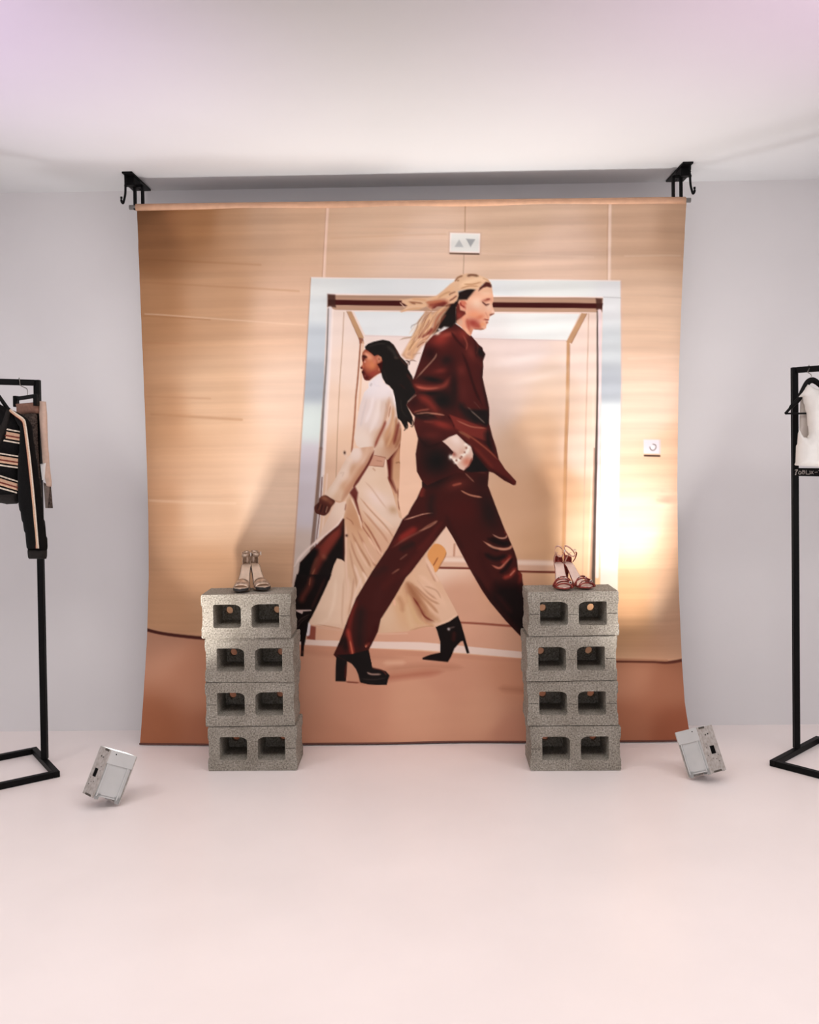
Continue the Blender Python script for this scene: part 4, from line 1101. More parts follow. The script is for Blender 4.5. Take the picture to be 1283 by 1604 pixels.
# x of the front left corner and depth of each stack
sl = flo(396, 1207.5); sr = flo(902, 1207.5)
stack(sl.x - BW / 2, sl.y, [(0, 0, 0), (-.008, .004, 1.2), (-.007, .002, -.8), (-.016, -.010, 0.4)], ['r', 'lc', '', 'r'], 'left', 'silver')
stack(sr.x - BW / 2, sr.y, [(0, 0, 0), (-.010, .004, -.6), (-.013, 0, .8), (-.003, .002, .6)], ['l', 'lcr', 'cr', 'lcr'], 'right', 'red')

# ===========================================================================
# sandals
# ===========================================================================
m_silver = mat('champagne_leather', (196, 172, 152), .3, metal=.55, noise=.25, nscale=60, c2=(140, 118, 100))
m_silver2 = mat('champagne_insole', (206, 180, 158), .45, metal=.15, noise=.15, nscale=40)
m_sole = mat('dark_sole', (40, 36, 34), .4)
m_rose = mat('rose_leather', (176, 82, 70), .3, metal=.35, noise=.4, nscale=70, c2=(96, 30, 28))
m_rose2 = mat('pale_insole', (226, 198, 184), .45, metal=.1, noise=.1, nscale=40)
m_rose3 = mat('pale_rose_leather', (222, 176, 156), .3, metal=.4, noise=.2, nscale=60)
m_buckle = mat('bright_buckle', (232, 224, 214), .25, metal=.8)
INS = [(-.108, .010, .010), (-.100, .010, .026), (-.085, .010, .036), (-.06, .011, .040), (-.035, .014, .037), (-.005, .032, .030), (.025, .062, .025), (.05, .088, .024), (.07, .100, .025), (.088, .104, .020), (.098, .105, .009)]
def ribbon(bm, rows_, th):
    """closed sheet from rows of points, with thickness along z"""
    top = [[bm.verts.new(Vector(p)) for p in r] for r in rows_]
    bot = [[bm.verts.new(Vector(p) - Vector((0, 0, th))) for p in r] for r in rows_]
    n, m = len(top), len(top[0])
    for i in range(n - 1):
        for j in range(m - 1):
            bm.faces.new((top[i][j], top[i][j + 1], top[i + 1][j + 1], top[i + 1][j]))
            bm.faces.new((bot[i][j], bot[i + 1][j], bot[i + 1][j + 1], bot[i][j + 1]))
    for i in range(n - 1):
        bm.faces.new((top[i][0], top[i + 1][0], bot[i + 1][0], bot[i][0]))
        bm.faces.new((top[i][-1], bot[i][-1], bot[i + 1][-1], top[i + 1][-1]))
    for j in range(m - 1):
        bm.faces.new((top[0][j], bot[0][j], bot[0][j + 1], top[0][j + 1]))
        bm.faces.new((top[-1][j], top[-1][j + 1], bot[-1][j + 1], bot[-1][j]))
def make_sandal(red):
    mu, mi = (m_rose, m_rose2) if red else (m_silver, m_silver2)
    o = empty('heeled_sandal', (0, 0, 0))
    prof = cr([Vector((0, p[0], p[1])) for p in INS], 4); wid = [float(np.interp(q.y, [p[0] for p in INS], [p[2] for p in INS])) for q in prof]
    up_ = 0.0 if red else .006
    def rows_of(dz, sc):
        dz = dz + up_
        return [[(w * sc * j, q.y, q.z + dz + .0025 * j * j) for j in (-1, -.66, -.33, 0, .33, .66, 1)] for q, w in zip(prof, wid)]
    bm = bmesh.new(); ribbon(bm, rows_of(.003, 1.0), .007 if red else .0125); link('outsole', bm, m_sole if not red else mu, o, smooth=False)
    bm = bmesh.new(); ribbon(bm, rows_of(.0055, .92), .003); tag(link('insole', bm, mi, o, smooth=True), 'pale leather insole' if red else 'champagne insole')
    bm = bmesh.new(); tube(bm, [(0, .078, .097), (0, .084, .07), (0, .087, .035), (0, .088, .0008)], [.016, .011, .0075, .0055], 12)
    link('heel', bm, mu, o, smooth=True)
    # straps over the toes
    def arch(y0, z0, w, h, skew=0.0, ww=.006):
        bm = bmesh.new(); pts = []
        for k in range(15):
            t = math.pi * k / 14
            pts.append((-w * math.cos(t), y0 + skew * math.cos(t), z0 + h * math.sin(t) ** .8))
        tube(bm, pts, ww, 8, flat=.35, up=(0, .6, 1)); return bm
    if red:
        for y0, z0, w, h, sk in ((-.088, .009, .037, .022, .006), (-.074, .010, .041, .030, -.008), (-.058, .011, .042, .038, .010), (-.042, .013, .039, .044, -.01)):
            link('toe_strap', arch(y0, z0, w, h, sk, .0078), mu, o, smooth=True)
        for (x, y, z) in ((-.03, -.08, .028), (.032, -.074, .034), (.012, -.06, .05), (-.02, -.05, .052)):
            bm = bmesh.new(); tube(bm, [(x + .006 * math.cos(2 * math.pi * k / 12), y - .002, z + .006 * math.sin(2 * math.pi * k / 12)) for k in range(12)], .0018, 6, closed=True, up=(0, 1, 0))
            link('strap_ring', bm, m_buckle, o, smooth=True)
    else:
        rr = []
        for k in range(13):
            t = math.pi * k / 12
            rr.append([(-.0405 * math.cos(t) * s_, y_, .010 + h_ * math.sin(t) ** .7) for y_, h_, s_ in ((-.078, .026, .93), (-.066, .036, 1.0), (-.05, .045, 1.0), (-.036, .050, .93))])
        bm = bmesh.new(); ribbon(bm, rr, .003); link('toe_strap', bm, mu, o, smooth=True)
    # back counter, slim side straps and the loop for the ankle
    bm = bmesh.new()
    rr = []
    for k in range(13):
        t = math.pi * k / 12
        c, s = math.cos(t), math.sin(t)
        q = .55 if red else 1.0
        rr.append([(-.020 * c, .070 + .030 * s, .104), (-.0205 * c, .070 + .031 * s, .104 + .021 * q), (-.019 * c, .068 + .030 * s, .104 + (.044 + .014 * s) * q), (-.018 * c, .066 + .028 * s, .104 + (.056 + .02 * s) * q)])
    top = [[bm.verts.new(p) for p in r] for r in rr]
    for i in range(12):
        for j in range(3): bm.faces.new((top[i][j], top[i][j + 1], top[i + 1][j + 1], top[i + 1][j]))
    ct = link('heel_counter', bm, mu, o, smooth=True); sd = ct.modifiers.new('s', 'SOLIDIFY'); sd.thickness = .0025
    bm = bmesh.new(); pts = []
    for k in range(28):
        t = 2 * math.pi * k / 28
        pts.append((.0215 * math.cos(t), .058 + .036 * math.sin(t), .168 + (.022 if red else .004) * math.sin(t)))
    hh = .004 if red else .009
    lo_ = [bm.verts.new(p + Vector((0, 0, -hh))) for p in map(Vector, pts)]; hi_ = [bm.verts.new(p + Vector((0, 0, hh))) for p in map(Vector, pts)]
    for k in range(28): bm.faces.new((lo_[k], lo_[(k + 1) % 28], hi_[(k + 1) % 28], hi_[k]))
    st = link('ankle_strap', bm, m_rose3 if red else mu, o, smooth=True); sd = st.modifiers.new('s', 'SOLIDIFY'); sd.thickness = .0028
    if red:
        for sx in (-1, 1):
            bm = bmesh.new(); tube(bm, cr([(sx * .023, .066, .112), (sx * .026, .050, .130), (sx * .022, .030, .158), (sx * .012, .022, .166)], 5), .0036, 8, flat=.5)
            link('crossing_strap', bm, m_rose3 if sx < 0 else mu, o, smooth=True)
    bm = bmesh.new(); x = .026
    tube(bm, [(x, .050 - .007, .160), (x, .050 + .007, .160), (x, .050 + .007, .176), (x, .050 - .007, .176)], .0016, 6, closed=True, up=(1, 0, 0)); link('buckle', bm, m_buckle, st)
    return o
TOPZ = 4 * (BH + .0012) - .0004
def place(o, px, Yc, rz, tilt, label, group, z=TOPZ, sc=1.0, dy=0.0, roll_y=0.0):
    p = at(px, 900, Yc)
    Mx = Matrix.Translation((p.x, p.y + dy, z)) @ Matrix.Rotation(R(rz), 4, 'Z') @ Matrix.Rotation(R(roll_y), 4, 'Y') @ Matrix.Rotation(R(tilt), 4, 'X') @ Matrix.Diagonal((sc, sc, sc, 1))
    o.matrix_world = Mx
    tag(o, label, 'shoe', group)
g1, g2 = 'pair of silver sandals', 'pair of red strappy sandals'
s1 = make_sandal(False); place(s1, 382, 3.975, 0, 0, 'silver high-heeled sandal on the left stack, left one of the pair, toe straight forward', g1, dy=-.0, sc=.91)
s2 = copy_tree(s1); place(s2, 405, 4.003, 26, 0, 'silver high-heeled sandal on the left stack, right one of the pair, toe turned right', g1, sc=.91, roll_y=0)
s3 = make_sandal(True); place(s3, 879, 3.945, 0, 0, 'red strappy heeled sandal on the right stack, toe straight forward with pale insole', g2, sc=.91)
s4 = copy_tree(s3); place(s4, 903, 3.955, 24, 0, 'red strappy heeled sandal on the right stack, toe turned to the right', g2, sc=.91, roll_y=0)

# ===========================================================================
# floor lamps: metal wall-washer heads lying on the floor, tipped towards the backdrop
# ===========================================================================
m_lamp = mat('scuffed_grey_enamel', (198, 198, 196), .45, noise=.06, nscale=14, bump=.02)
m_lampdark = mat('worn_side_plate', (182, 174, 168), .55, c2=(156, 146, 138), nscale=70, noise=.2)
m_hole = mat('dark_opening', (5, 5, 5), .9, spec=.1)
m_rust = mat('worn_edge', (84, 74, 64), .7, noise=.4, nscale=120)
m_glass = bpy.data.materials.new('glowing_lens'); m_glass.use_nodes = True
_p = m_glass.node_tree.nodes['Principled BSDF']; _p.inputs['Base Color'].default_value = (1, 1, 1, 1)
_p.inputs['Emission Color'].default_value = (1, .98, .95, 1); _p.inputs['Emission Strength'].default_value = 6.0
LW, LD, LH = .118, .10, .176
def floor_lamp(px, py, nrm, beamdir, throw, mir, label):
    p = flo(px, py)
    zc = Vector(beamdir).normalized(); n0 = Vector(nrm).normalized()
    yc = -(n0 - zc * n0.dot(zc)).normalized(); xc = yc.cross(zc).normalized()
    Mx = Matrix(((xc.x, yc.x, zc.x, 0), (xc.y, yc.y, zc.y, 0), (xc.z, yc.z, zc.z, 0), (0, 0, 0, 1)))
    # lowest corner touches the floor
    cs = [Mx @ Vector((sx * LW / 2, sy * LD / 2, -.012)) for sx in (-1, 1) for sy in (-1, 1)]
    lift = -min(c.z for c in cs)
    Mx = Matrix.Translation((p.x, p.y, lift)) @ Mx
    o = empty('floor_lamp', None, M=Mx)
    tag(o, label, 'lamp', 'grey metal lamp heads on the floor')
    T = .005
    # housing: open box with a wider collar
    bm = bmesh.new()
    bx(bm, -LW / 2 + .004, LW / 2 - .004, -LD / 2 + .004, -LD / 2 + .004 + T, 0, LH * .72); bx(bm, -LW / 2 + .004, LW / 2 - .004, LD / 2 - .004 - T, LD / 2 - .004, 0, LH * .72)
    bx(bm, -LW / 2 + .004, LW / 2 - .004, -LD / 2 + .004, LD / 2 - .004, .004, .010)
    link('housing', bm, m_lamp, o, bevel=.0015)
    bm = bmesh.new()
    for sy in (-1, 1):
        y0 = sy * LD / 2; bx(bm, -LW / 2, LW / 2, min(y0, y0 - sy * T), max(y0, y0 - sy * T), LH * .70, LH)
    bx(bm, -LW / 2, -LW / 2 + T, -LD / 2, LD / 2, LH * .70, LH) ; bx(bm, LW / 2 - T, LW / 2, -LD / 2, LD / 2, LH * .70, LH)
    link('collar', bm, m_lamp, o, bevel=.0015)
    # side plates with their slot and screw holes
    for sx in (-1, 1):
        xo = sx * (LW / 2 + .0005)
        bm = bmesh.new(); bx(bm, min(xo, xo - sx * .004), max(xo, xo - sx * .004), -LD / 2 - .001, LD / 2 + .001, -.010, LH * .99)
        sp = link('side_plate', bm, m_lampdark, o, bevel=.001)
        bm = bmesh.new(); x1 = xo + sx * .0008
        bx(bm, min(xo, x1), max(xo, x1), -.008, .020, .062, .094)
        link('slot', bm, m_hole, sp)
        for (y, z) in ((-.012, .140), (.006, .142), (-.03, .09), (-.026, .105), (.03, .055), (-.01, .045), (.012, .040), (.026, .03), (-.036, .06)):
            bm = bmesh.new(); r0 = .0028 if z > .13 else .0016
            bmesh.ops.create_cone(bm, cap_ends=True, segments=12, radius1=r0, radius2=r0, depth=.0012, matrix=Matrix.Translation((xo + sx * .0006, y, z)) @ Matrix.Rotation(R(90), 4, 'Y'))
            link('screw_hole', bm, m_hole, sp)
        bm = bmesh.new(); bx(bm, min(xo, x1), max(xo, x1), -.042, -.004, LH * .945, LH * .99)
        link('worn_edge', bm, m_rust, sp)
        bm = bmesh.new(); bx(bm, min(xo, x1), max(xo, x1), -.03, .022, -.009, -.002)
        link('worn_edge', bm, m_rust, sp)
    # ribs down the broad faces, foot lugs
    for sy in (-1, 1):
        y = sy * (LD / 2 - .003)
        bm = bmesh.new()
        for x in (-LW * .40, LW * .34): bx(bm, x - .003, x + .003, min(y, y + sy * .003), max(y, y + sy * .003), 0, LH * .70)
        link('rib', bm, m_lamp, o, bevel=.001)
        for x in (-LW * .36, LW * .40):
            bm = bmesh.new(); vs = [bm.verts.new(v) for v in ((x - .018, y, .012), (x + .012, y, .012), (x + .008, y, -.012), (x - .008, y, -.012))]
            bm.faces.new(vs); bmesh.ops.solidify(bm, geom=bm.faces[:], thickness=.006)
            link('foot_lug', bm, m_lamp, o)
    bm = bmesh.new(); bmesh.ops.create_cone(bm, cap_ends=True, segments=12, radius1=.0024, radius2=.0024, depth=.0014, matrix=Matrix.Translation((mir * -.03, -LD / 2 - .0005, LH * .93)) @ Matrix.Rotation(R(90), 4, 'X'))
    link('screw_hole', bm, m_hole, o)
    bm = bmesh.new(); bx(bm, -LW / 2 + T, LW / 2 - T, -LD / 2 + T, LD / 2 - T, LH * .955, LH * .965)
    tag(link('lens', bm, m_glass, o), 'glowing lens at the mouth')
    l = bpy.data.lights.new('lamp_glow', 'AREA'); l.shape = 'RECTANGLE'; l.size = LW * .8; l.size_y = LD * .8; l.energy = LAMP_POWER * (.8 if mir > 0 else 1.0); l.color = LAMP_COLOR; l.spread = R(74)
    lo = bpy.data.objects.new('lamp_glow', l); COL.objects.link(lo); lo.parent = o
    lo.location = (0, 0, LH + .012)
    lo.rotation_euler = (Mx.to_3x3().inverted() @ Vector(throw).normalized()).to_track_quat('-Z', 'Y').to_euler()
    return o
floor_lamp(160, 1263, (.64, -.77, 0), (.28, .345, .88), (.30, .24, .92), 1, 'grey metal lamp head on the floor by the left rack, tipped towards the backdrop')
floor_lamp(1107, 1223, (-.78, -.63, 0), (-.20, .36, .89), (-.29, .20, .94), -1, 'grey metal lamp head on the floor by the right corner of the backdrop')

# ===========================================================================
# clothes racks
# ===========================================================================
BT = .026
def rack(corner, back, frontdir, label, L=1.25, H=1.735, lower=False):
    c = Vector(corner); b = Vector(back); f = Vector(frontdir).normalized()
    mid = (c + b) / 2
    o = empty('clothes_rack', (mid.x, mid.y, 0)); off = Vector((mid.x, mid.y, 0))
    tag(o, label, 'clothes rack', 'black square-tube clothes racks')
    z = Vector((0, 0, BT / 2 + .0005)); h = BT / 2
    def bar(name, p, q, ext=0.0, w=BT):
        bm = bmesh.new(); beam(bm, p - off, q - off, w, BT, ext=ext); return link(name, bm, m_black, o, bevel=.0025)
    dd = (b - c).normalized()
    bm = bmesh.new()
    for p, q in ((c, b), (c + f * L, b + f * L)): beam(bm, p + z - off, q + z - off, BT, BT, ext=h)
    for p in (c, b): beam(bm, p + z - off + f * h, p + f * L + z - off - f * h, BT, BT)
    link('base_frame', bm, m_black, o, bevel=.0025)
    top = Vector((0, 0, H))
    bar('post', mid + Vector((0, 0, BT)), mid + top); bar('post', mid + f * L + Vector((0, 0, BT)), mid + f * L + top)
    bar('top_rail', mid + top - Vector((0, 0, h)) + f * h, mid + top - Vector((0, 0, h)) + f * (L - h))
    if lower:
        z1 = Vector((0, 0, lower))
        bm = bmesh.new(); beam(bm, mid + z1 - off + f * h, mid + f * L + z1 - off - f * h, BT * .8, .036)
        rl = tag(link('sign_rail', bm, m_black, o, bevel=.002), 'black lower rail with pale lettering')
        return o, mid, f, off, z1, rl
    return o, mid, f, off
c1 = flo(88, 1217); b1 = flo(54, 1180)
d1 = (b1 - c1).normalized(); f1 = Vector((-d1.y, d1.x, 0))
if f1.x > 0: f1 = -f1
rk1 = rack(c1, b1, f1, 'black square-tube clothes rack at the left edge, holding the striped cardigan', H=1.722)
c2 = flo(1212, 1200); b2 = flo(1281, 1163)
d2 = (b2 - c2).normalized(); f2 = Vector((d2.y, -d2.x, 0))
rk2 = rack(c2, b2, f2, 'black square-tube clothes rack at the right edge, holding the white top', H=1.735, lower=1.268)
# pale hand lettering on the rail: loose script marks, not readable in the photograph
o, mid, f, off, z1, rl = rk2
m_chalk = mat('pale_lettering', (176, 168, 162), .7)
side = Vector((0, 0, 1)).cross(f); side = -side if side.y > 0 else side
bm = bmesh.new()
def mark(pts, r=.0013):
    P = [mid + z1 - off + f * (BT / 2 + u) + side * (BT * .4 + .0012) + Vector((0, 0, v)) for u, v in pts]
    tube(bm, cr(P, 4) if len(P) > 2 else P, r, 6, up=side)
mark([(-.012, .008), (.004, .010), (-.003, 0), (-.004, -.011), (-.010, -.010)], .002); mark([(.012, .004), (.008, -.006), (.016, -.009), (.020, 0), (.012, .005)]); mark([(.024, -.009), (.027, .009), (.030, .003)]); mark([(.030, -.009), (.036, 0), (.034, .008), (.031, 0)])
mark([(.042, -.009), (.043, .009)]); mark([(.044, -.009), (.054, -.008)]); mark([(.058, .006), (.060, -.006), (.052, -.009)]); mark([(.064, -.007), (.074, .006)]); mark([(.064, .005), (.074, -.008)]); mark([(.080, 0), (.092, .001)])
mark([(.096, .008), (.110, .008)]); mark([(.103, .008), (.102, -.010)]); mark([(.112, 0), (.124, .001)]); mark([(.118, .008), (.118, -.010)]); mark([(.130, -.009), (.134, .006), (.140, -.009)]); mark([(.15, .006), (.148, -.008), (.158, -.004)])
tag(link('lettering', bm, m_chalk, rl, smooth=True), 'pale script lettering')

# ---------------- garments: soft bodies grown from an outline ----------------
def puff(name, outline, Y, T, m, parent, cell=.008, edge=.03, slope=0.0, colfn=None, y_front=0.0, folds=0.0, fk=60.0, ff=0.0, smooth=True):
    """outline in picture positions at depth Y -> rounded body of thickness T"""
    P = [at(x, y, Y) for x, y in outline]
    pts = [Vector((p.x, p.z)) for p in P]
    dense = []
    for i, p in enumerate(pts):
        q = pts[(i + 1) % len(pts)]; n = max(1, int((q - p).length / cell))
        for k in range(n): dense.append(p.lerp(q, k / n))
    nb = len(dense)
    x0, x1 = min(p.x for p in dense), max(p.x for p in dense); z0, z1_ = min(p.y for p in dense), max(p.y for p in dense)
    B = np.array([[p.x, p.y] for p in dense]); E = np.roll(B, -1, 0)
    def dist(x, z):
        d = E - B; L = (d ** 2).sum(1) + 1e-12
        t = np.clip(((x - B[:, 0]) * d[:, 0] + (z - B[:, 1]) * d[:, 1]) / L, 0, 1)
        dd = np.sqrt((x - B[:, 0] - t * d[:, 0]) ** 2 + (z - B[:, 1] - t * d[:, 1]) ** 2).min()
        c = ((B[:, 1] > z) != (E[:, 1] > z))
        with np.errstate(divide='ignore', invalid='ignore'):
            xi = (E[:, 0] - B[:, 0]) * (z - B[:, 1]) / (E[:, 1] - B[:, 1]) + B[:, 0]
        return dd, (np.sum(c & (x < xi)) % 2) == 1
    allp = list(dense); dep = [0.0] * nb
    x = x0 + cell / 2
    while x < x1:
        z = z0 + cell / 2
        while z < z1_:
            dd, ins = dist(x, z)
            if ins and dd > cell * .45: allp.append(Vector((x, z))); dep.append(dd)
            z += cell
        x += cell
    res = delaunay_2d_cdt(allp, [(i, (i + 1) % nb) for i in range(nb)], [list(range(nb))], 1, 1e-6)
    vco, faces, orig = res[0], res[2], res[3]
    bm = bmesh.new(); fr, bk = [], []
    par = parent.matrix_basis.inverted() if parent is not None else Matrix()
    for i, v in enumerate(vco):
        dd = dist(v.x, v.y)[0] if i >= nb else 0.0
        h = T * math.sqrt(max(0, 1 - (1 - min(1, dd / edge)) ** 2)) * .5
        fo = folds * math.sin(v.x * fk + ff + 3 * math.sin(v.y * 6)) * min(1, dd / edge)
        yy = Y + slope * (v.x - (x0 + x1) / 2) + y_front
        fr.append(bm.verts.new(par @ Vector((v.x, yy - h + fo, v.y))))
        bk.append(fr[-1] if dd < 1e-5 else bm.verts.new(par @ Vector((v.x, yy + h + fo, v.y))))
    for fc in faces:
        try: bm.faces.new([fr[i] for i in fc])
        except ValueError: pass
        if not all(fr[i] is bk[i] for i in fc):
            try: bm.faces.new([bk[i] for i in fc][::-1])
            except ValueError: pass
    o = link(name, bm, m, parent, smooth=smooth)
    return o
def knit(name, c, sc=260, **k):
    return mat(name, c, .9, noise=.25, nscale=sc, bump=.5, bscale=sc, spec=.15, **k)
m_knit = knit('black_knit', (11, 9, 9)); m_rib = knit('charcoal_rib', (38, 34, 32)); m_tanstripe = knit('tan_stripe', (206, 164, 136)); m_cream = knit('cream_stripe', (222, 206, 188)); m_rust_s = knit('rust_stripe', (118, 58, 48))
m_hang = mat('black_hanger', (9, 8, 8), .5, spec=.12); m_hook = mat('steel_hook', (150, 146, 140), .3, metal=.9)
YC = 3.78
# the cardigan
cg = empty('striped_cardigan', at(-28, 600, YC + .02)); tag(cg, 'black knit cardigan with tan and cream stripes, hanging at the front of the left rack', 'cardigan')
def hanger(par, pts, hook, Y, r=.008, bar=None, flat=.6):
    pi = par.matrix_basis.inverted()
    bm = bmesh.new(); tube(bm, [pi @ at(x, y, Y) for x, y in pts], r, 10, flat=flat, up=(0, 1, 0))
    if bar: tube(bm, [pi @ at(x, y, Y) for x, y in bar], r * .45, 8)
    return bm
hk = empty('cardigan_hanger', at(-28, 600, YC)); tag(hk, 'black clothes hanger inside the striped cardigan', 'hanger')
pi = hk.matrix_basis.inverted()
bm = hanger(hk, [(-78, 652), (-60, 634), (-44, 618), (-34, 608), (-28, 606), (-22, 608), (-8, 612), (2, 626), (12, 640), (24, 650)], None, YC + .02, .0085)
link('hanger_body', bm, m_hang, hk, smooth=True)
rail_z = 1.722
pt = rk1[1] + rk1[2] * .242; top = Vector((pt.x, pt.y, rail_z))
hook_base = at(-28, 606, YC + .02)
bm = bmesh.new(); tube(bm, cr([pi @ p for p in (hook_base, hook_base + (Vector((top.x, top.y, rail_z - .03)) - hook_base) * .6 + Vector((.015, 0, 0)), Vector((top.x + .016, top.y, rail_z - .012)), Vector((top.x, top.y, rail_z + .006)), Vector((top.x - .018, top.y, rail_z - .006)))], 6), .002, 8)
link('hook', bm, m_hook, hk, smooth=True)
body = [(-78, 652), (-60, 640), (-44, 628), (-36, 650), (-27, 668), (-18, 650), (-2, 632), (14, 641), (22, 645), (34, 660), (38, 690), (32, 740), (30, 786), (27, 789), (10, 790), (2, 786), (-28, 790), (-60, 789), (-84, 788), (-88, 740), (-92, 690), (-88, 664)]
bd = puff('body', body, YC, .055, m_knit, cg, cell=.009, edge=.035)
puff('hem_band', [(31, 770), (30.5, 787), (12, 790), (2, 788), (-28, 791), (-60, 790), (-85, 789), (-84, 771), (-40, 772)], YC - .002, .060, m_rib, cg, cell=.008, edge=.02)
puff('button_band', [(10, 641), (17, 643), (14, 662), (6, 682), (0, 700), (-14, 730), (-22, 790), (-32, 790), (-31, 730), (-20, 700), (-8, 680), (4, 660)], YC - .028, .012, m_rib, cg, cell=.007, edge=.01)
for (xa, ya, xb, yb) in ((8, 682, 36, 687), (-9, 719, 31, 725), (-6, 754, 28, 764)):
    for nm, m, d0, d1 in (('cream_stripe', m_cream, -12, -9.5), ('tan_stripe', m_tanstripe, -7, 5), ('rust_stripe', m_rust_s, -1.5, 1), ('cream_stripe', m_cream, 7.5, 10)):
        k = .9
        pf = .007 if nm == 'rust_stripe' else 0
        xs = xa - d0 * .25
        puff(nm, [(xs, ya + d0 * k), (xb - (d0 > 0) * 1.5, yb + d0 * k), (xb - (d0 > 0) * 1.5, yb + d1 * k), (xs - 1, ya + d1 * k)], YC - .0285 - pf, .010, m, cg, cell=.005, edge=.003)
slv = [(19, 642), (30, 647), (42, 655), (49, 665), (52, 690), (57, 722), (63, 765), (68, 810), (73, 845), (73.5, 862), (44, 862), (40, 835), (34, 808), (29, 785), (28, 745), (31, 700), (33, 672), (24, 655)]
sv = puff('sleeve', slv, YC - .012, .075, m_knit, cg, cell=.009, edge=.03)
puff('cuff', [(43, 859), (73.5, 859), (72.5, 875.5), (45.5, 875.5)], YC - .012, .062, m_rib, cg, cell=.006, edge=.025)
pi = sv.parent.matrix_basis.inverted()
def band(pts, w, dy, m, name, th=.0035):
    bm = bmesh.new(); tube(bm, cr([pi @ (at(x, y, YC) + Vector((0, dy if i else dy + .02, 0))) for i, (x, y) in enumerate(pts)], 5), w, 10, flat=.3, up=(0, 1, 0)); return link(name, bm, m, sv, smooth=True)
band([(20, 642.5), (33, 650), (44, 658.5), (47, 668), (50, 690), (54, 722), (58.5, 765), (62.5, 810), (66.5, 857)], .0066, -.048, m_tanstripe, 'sleeve_stripe')
band([(21, 641.8), (34, 649), (45.6, 657.5), (48.6, 668), (51.7, 690), (55.6, 722), (60, 765), (64.2, 810), (68, 857)], .0028, -.050, m_cream, 'stripe_edge')
band([(19, 644), (32, 652), (42, 660), (45, 669), (48, 690), (51.7, 722), (56, 765), (60.3, 810), (64, 857)], .0022, -.048, m_rust_s, 'stripe_edge')
sv2 = puff('sleeve', [(-128 + 0, 860), (-100, 862), (-92, 800), (-86, 745), (-86, 690), (-84, 660), (-78, 652), (-95, 660), (-104, 690), (-112, 760), (-122, 820)], YC + .01, .06, m_knit, cg, cell=.012, edge=.03)

# the skirt behind it, on a clip hanger
YS = 3.93
sk_ = empty('wrap_skirt', at(44, 628, YS)); tag(sk_, 'brown tweed and beige skirt on a clip hanger, behind the striped cardigan', 'skirt')
m_tweed = knit('brown_tweed', (98, 84, 76), 180, c2=(48, 40, 37)); m_beige = mat('beige_wool', (206, 176, 158), .85, noise=.1, nscale=60, bump=.15, bscale=150); m_waist = mat('brown_waistband', (150, 108, 90), .8, noise=.2, nscale=90, bump=.2, bscale=200)
m_lining = mat('white_lining', (232, 226, 222), .6); m_greyc = mat('grey_cloth', (120, 106, 98), .85, noise=.2, nscale=90)
puff('skirt_front', [(22, 645), (62, 645), (63, 690), (66, 730), (70, 770), (72, 792), (30, 792), (26, 740), (22, 690)], YS, .03, m_tweed, sk_, cell=.010, edge=.03, slope=-.5, folds=.004)
puff('waistband', [(20, 632), (66, 630), (66, 648), (21, 649)], YS - .004, .036, m_waist, sk_, cell=.008, edge=.012, slope=-.5)
puff('side_panel', [(60, 628), (72, 629), (74, 650), (75, 690), (78, 730), (81, 755), (81, 762), (73, 764), (68, 735), (64, 690), (61, 650)], YS - .03, .03, m_beige, sk_, cell=.007, edge=.015, folds=.003, fk=150)
puff('lining', [(63, 727), (72, 725), (70, 751), (66, 752)], YS - .055, .01, m_lining, sk_, cell=.006, edge=.008)
puff('under_panel', [(68, 755), (78, 762), (75, 796), (71, 796)], YS - .03, .02, m_greyc, sk_, cell=.007, edge=.012)
puff('hem_corner', [(75, 762), (80, 762), (83, 796), (74, 796)], YS - .02, .02, m_tweed, sk_, cell=.007, edge=.012)
ch = empty('clip_hanger', at(44, 622, YS)); tag(ch, 'black clip hanger holding the brown skirt on the left rack', 'hanger')
pi = ch.matrix_basis.inverted()
bm = bmesh.new(); beam(bm, pi @ (at(16, 624, YS) + Vector((0, .05, 0))), pi @ (at(68, 621, YS) + Vector((0, -.06, 0))), .016, .017); link('hanger_bar', bm, m_hang, ch, bevel=.003)
for x, dy in ((18, .05), (66, -.055)):
    bm = bmesh.new(); p = pi @ (at(x, 627, YS) + Vector((0, dy, 0))); bx(bm, p.x - .008, p.x + .008, p.y - .022, p.y + .012, p.z - .028, p.z + .022); link('clip', bm, m_hang, ch, bevel=.003)
pt = rk1[1] + rk1[2] * .075
hb = at(43, 620, YS)
bm = bmesh.new(); tube(bm, cr([pi @ p for p in (hb, hb + Vector((-.002, 0, .03)), Vector((pt.x + .012, pt.y - .012, rail_z - .028)), Vector((pt.x + .01, pt.y - .018, rail_z - .005)), Vector((pt.x, pt.y, rail_z + .006)), Vector((pt.x - .008, pt.y + .016, rail_z - .010)))], 6), .0019, 8)
link('hook', bm, m_hook, ch, smooth=True)

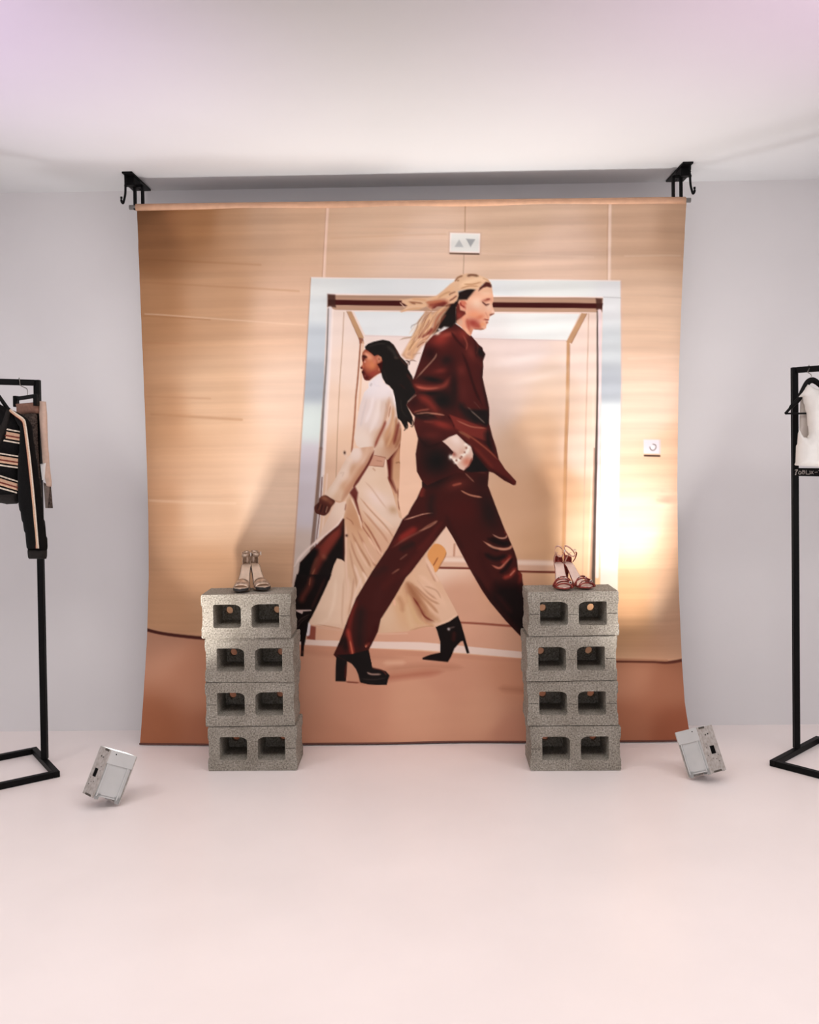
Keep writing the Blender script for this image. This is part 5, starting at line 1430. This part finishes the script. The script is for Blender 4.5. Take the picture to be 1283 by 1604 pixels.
# the white top on the right rack
YT = 3.86
wt = empty('sleeveless_top', at(1292, 606, YT)); tag(wt, 'white sleeveless top on a black hanger at the right edge', 'top')
m_white = mat('white_crepe', (222, 218, 212), .7, noise=.05, nscale=30, bump=.1, bscale=120)
m_shade = mat('white_crepe_shaded', (190, 180, 172), .75, noise=.05)  # darker copy of the white crepe, shade put into the colour
puff('front', [(1265.5, 602), (1272, 606), (1281, 610), (1292, 616), (1303, 610), (1312, 604), (1318, 601), (1326, 612), (1333, 624), (1329, 650), (1326, 684), (1334, 700), (1342, 729), (1320, 731), (1285, 731), (1262, 730), (1245.5, 729), (1248, 700), (1252, 672), (1254, 676), (1258, 684), (1265, 686), (1267, 680), (1264, 650), (1259, 628), (1257, 622), (1251, 622), (1258, 614)],
     YT, .07, m_white, wt, cell=.008, edge=.035, folds=.005, fk=70)
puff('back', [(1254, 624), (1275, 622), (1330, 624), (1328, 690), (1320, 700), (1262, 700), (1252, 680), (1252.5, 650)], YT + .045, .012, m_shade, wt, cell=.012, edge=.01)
th_ = empty('top_hanger', at(1292, 600, YT)); tag(th_, 'black clothes hanger with a trouser bar, carrying the white top', 'hanger')
pi = th_.matrix_basis.inverted()
bm = bmesh.new(); tube(bm, cr([pi @ (at(x, y, YT) + Vector((0, .02, 0))) for x, y in ((1233, 648), (1240, 640), (1247, 632), (1255, 624), (1264, 606), (1269, 598), (1275, 595), (1281, 597), (1290, 604), (1310, 618), (1330, 634), (1340, 648))], 3), [.006, .009, .011, .013, .013, .013, .013, .012, .011, .009, .007], 10, flat=.6, up=(0, 1, 0))
link('hanger_body', bm, m_hang, th_, smooth=True)
bm = bmesh.new(); tube(bm, [pi @ (at(x, y, YT) + Vector((0, .02, 0))) for x, y in ((1233, 647.5), (1340, 647))], .004, 8); link('trouser_bar', bm, m_hang, th_, smooth=True)
tb = at(1274, 594, YT) + Vector((0, .02, 0)); rz2 = 1.735
tt = mid + f * .065
bm = bmesh.new(); tube(bm, cr([pi @ p for p in (tb, tb + Vector((0, 0, .02)), Vector((tb.x, (tb.y + tt.y) / 2 - .012, rz2 - .03)), Vector((tt.x - .006, tt.y - .018, rz2 - .012)), Vector((tt.x, tt.y, rz2 + .005)), Vector((tt.x + .006, tt.y + .018, rz2 - .012)))], 6), .002, 8)
link('hook', bm, m_hook, th_, smooth=True)
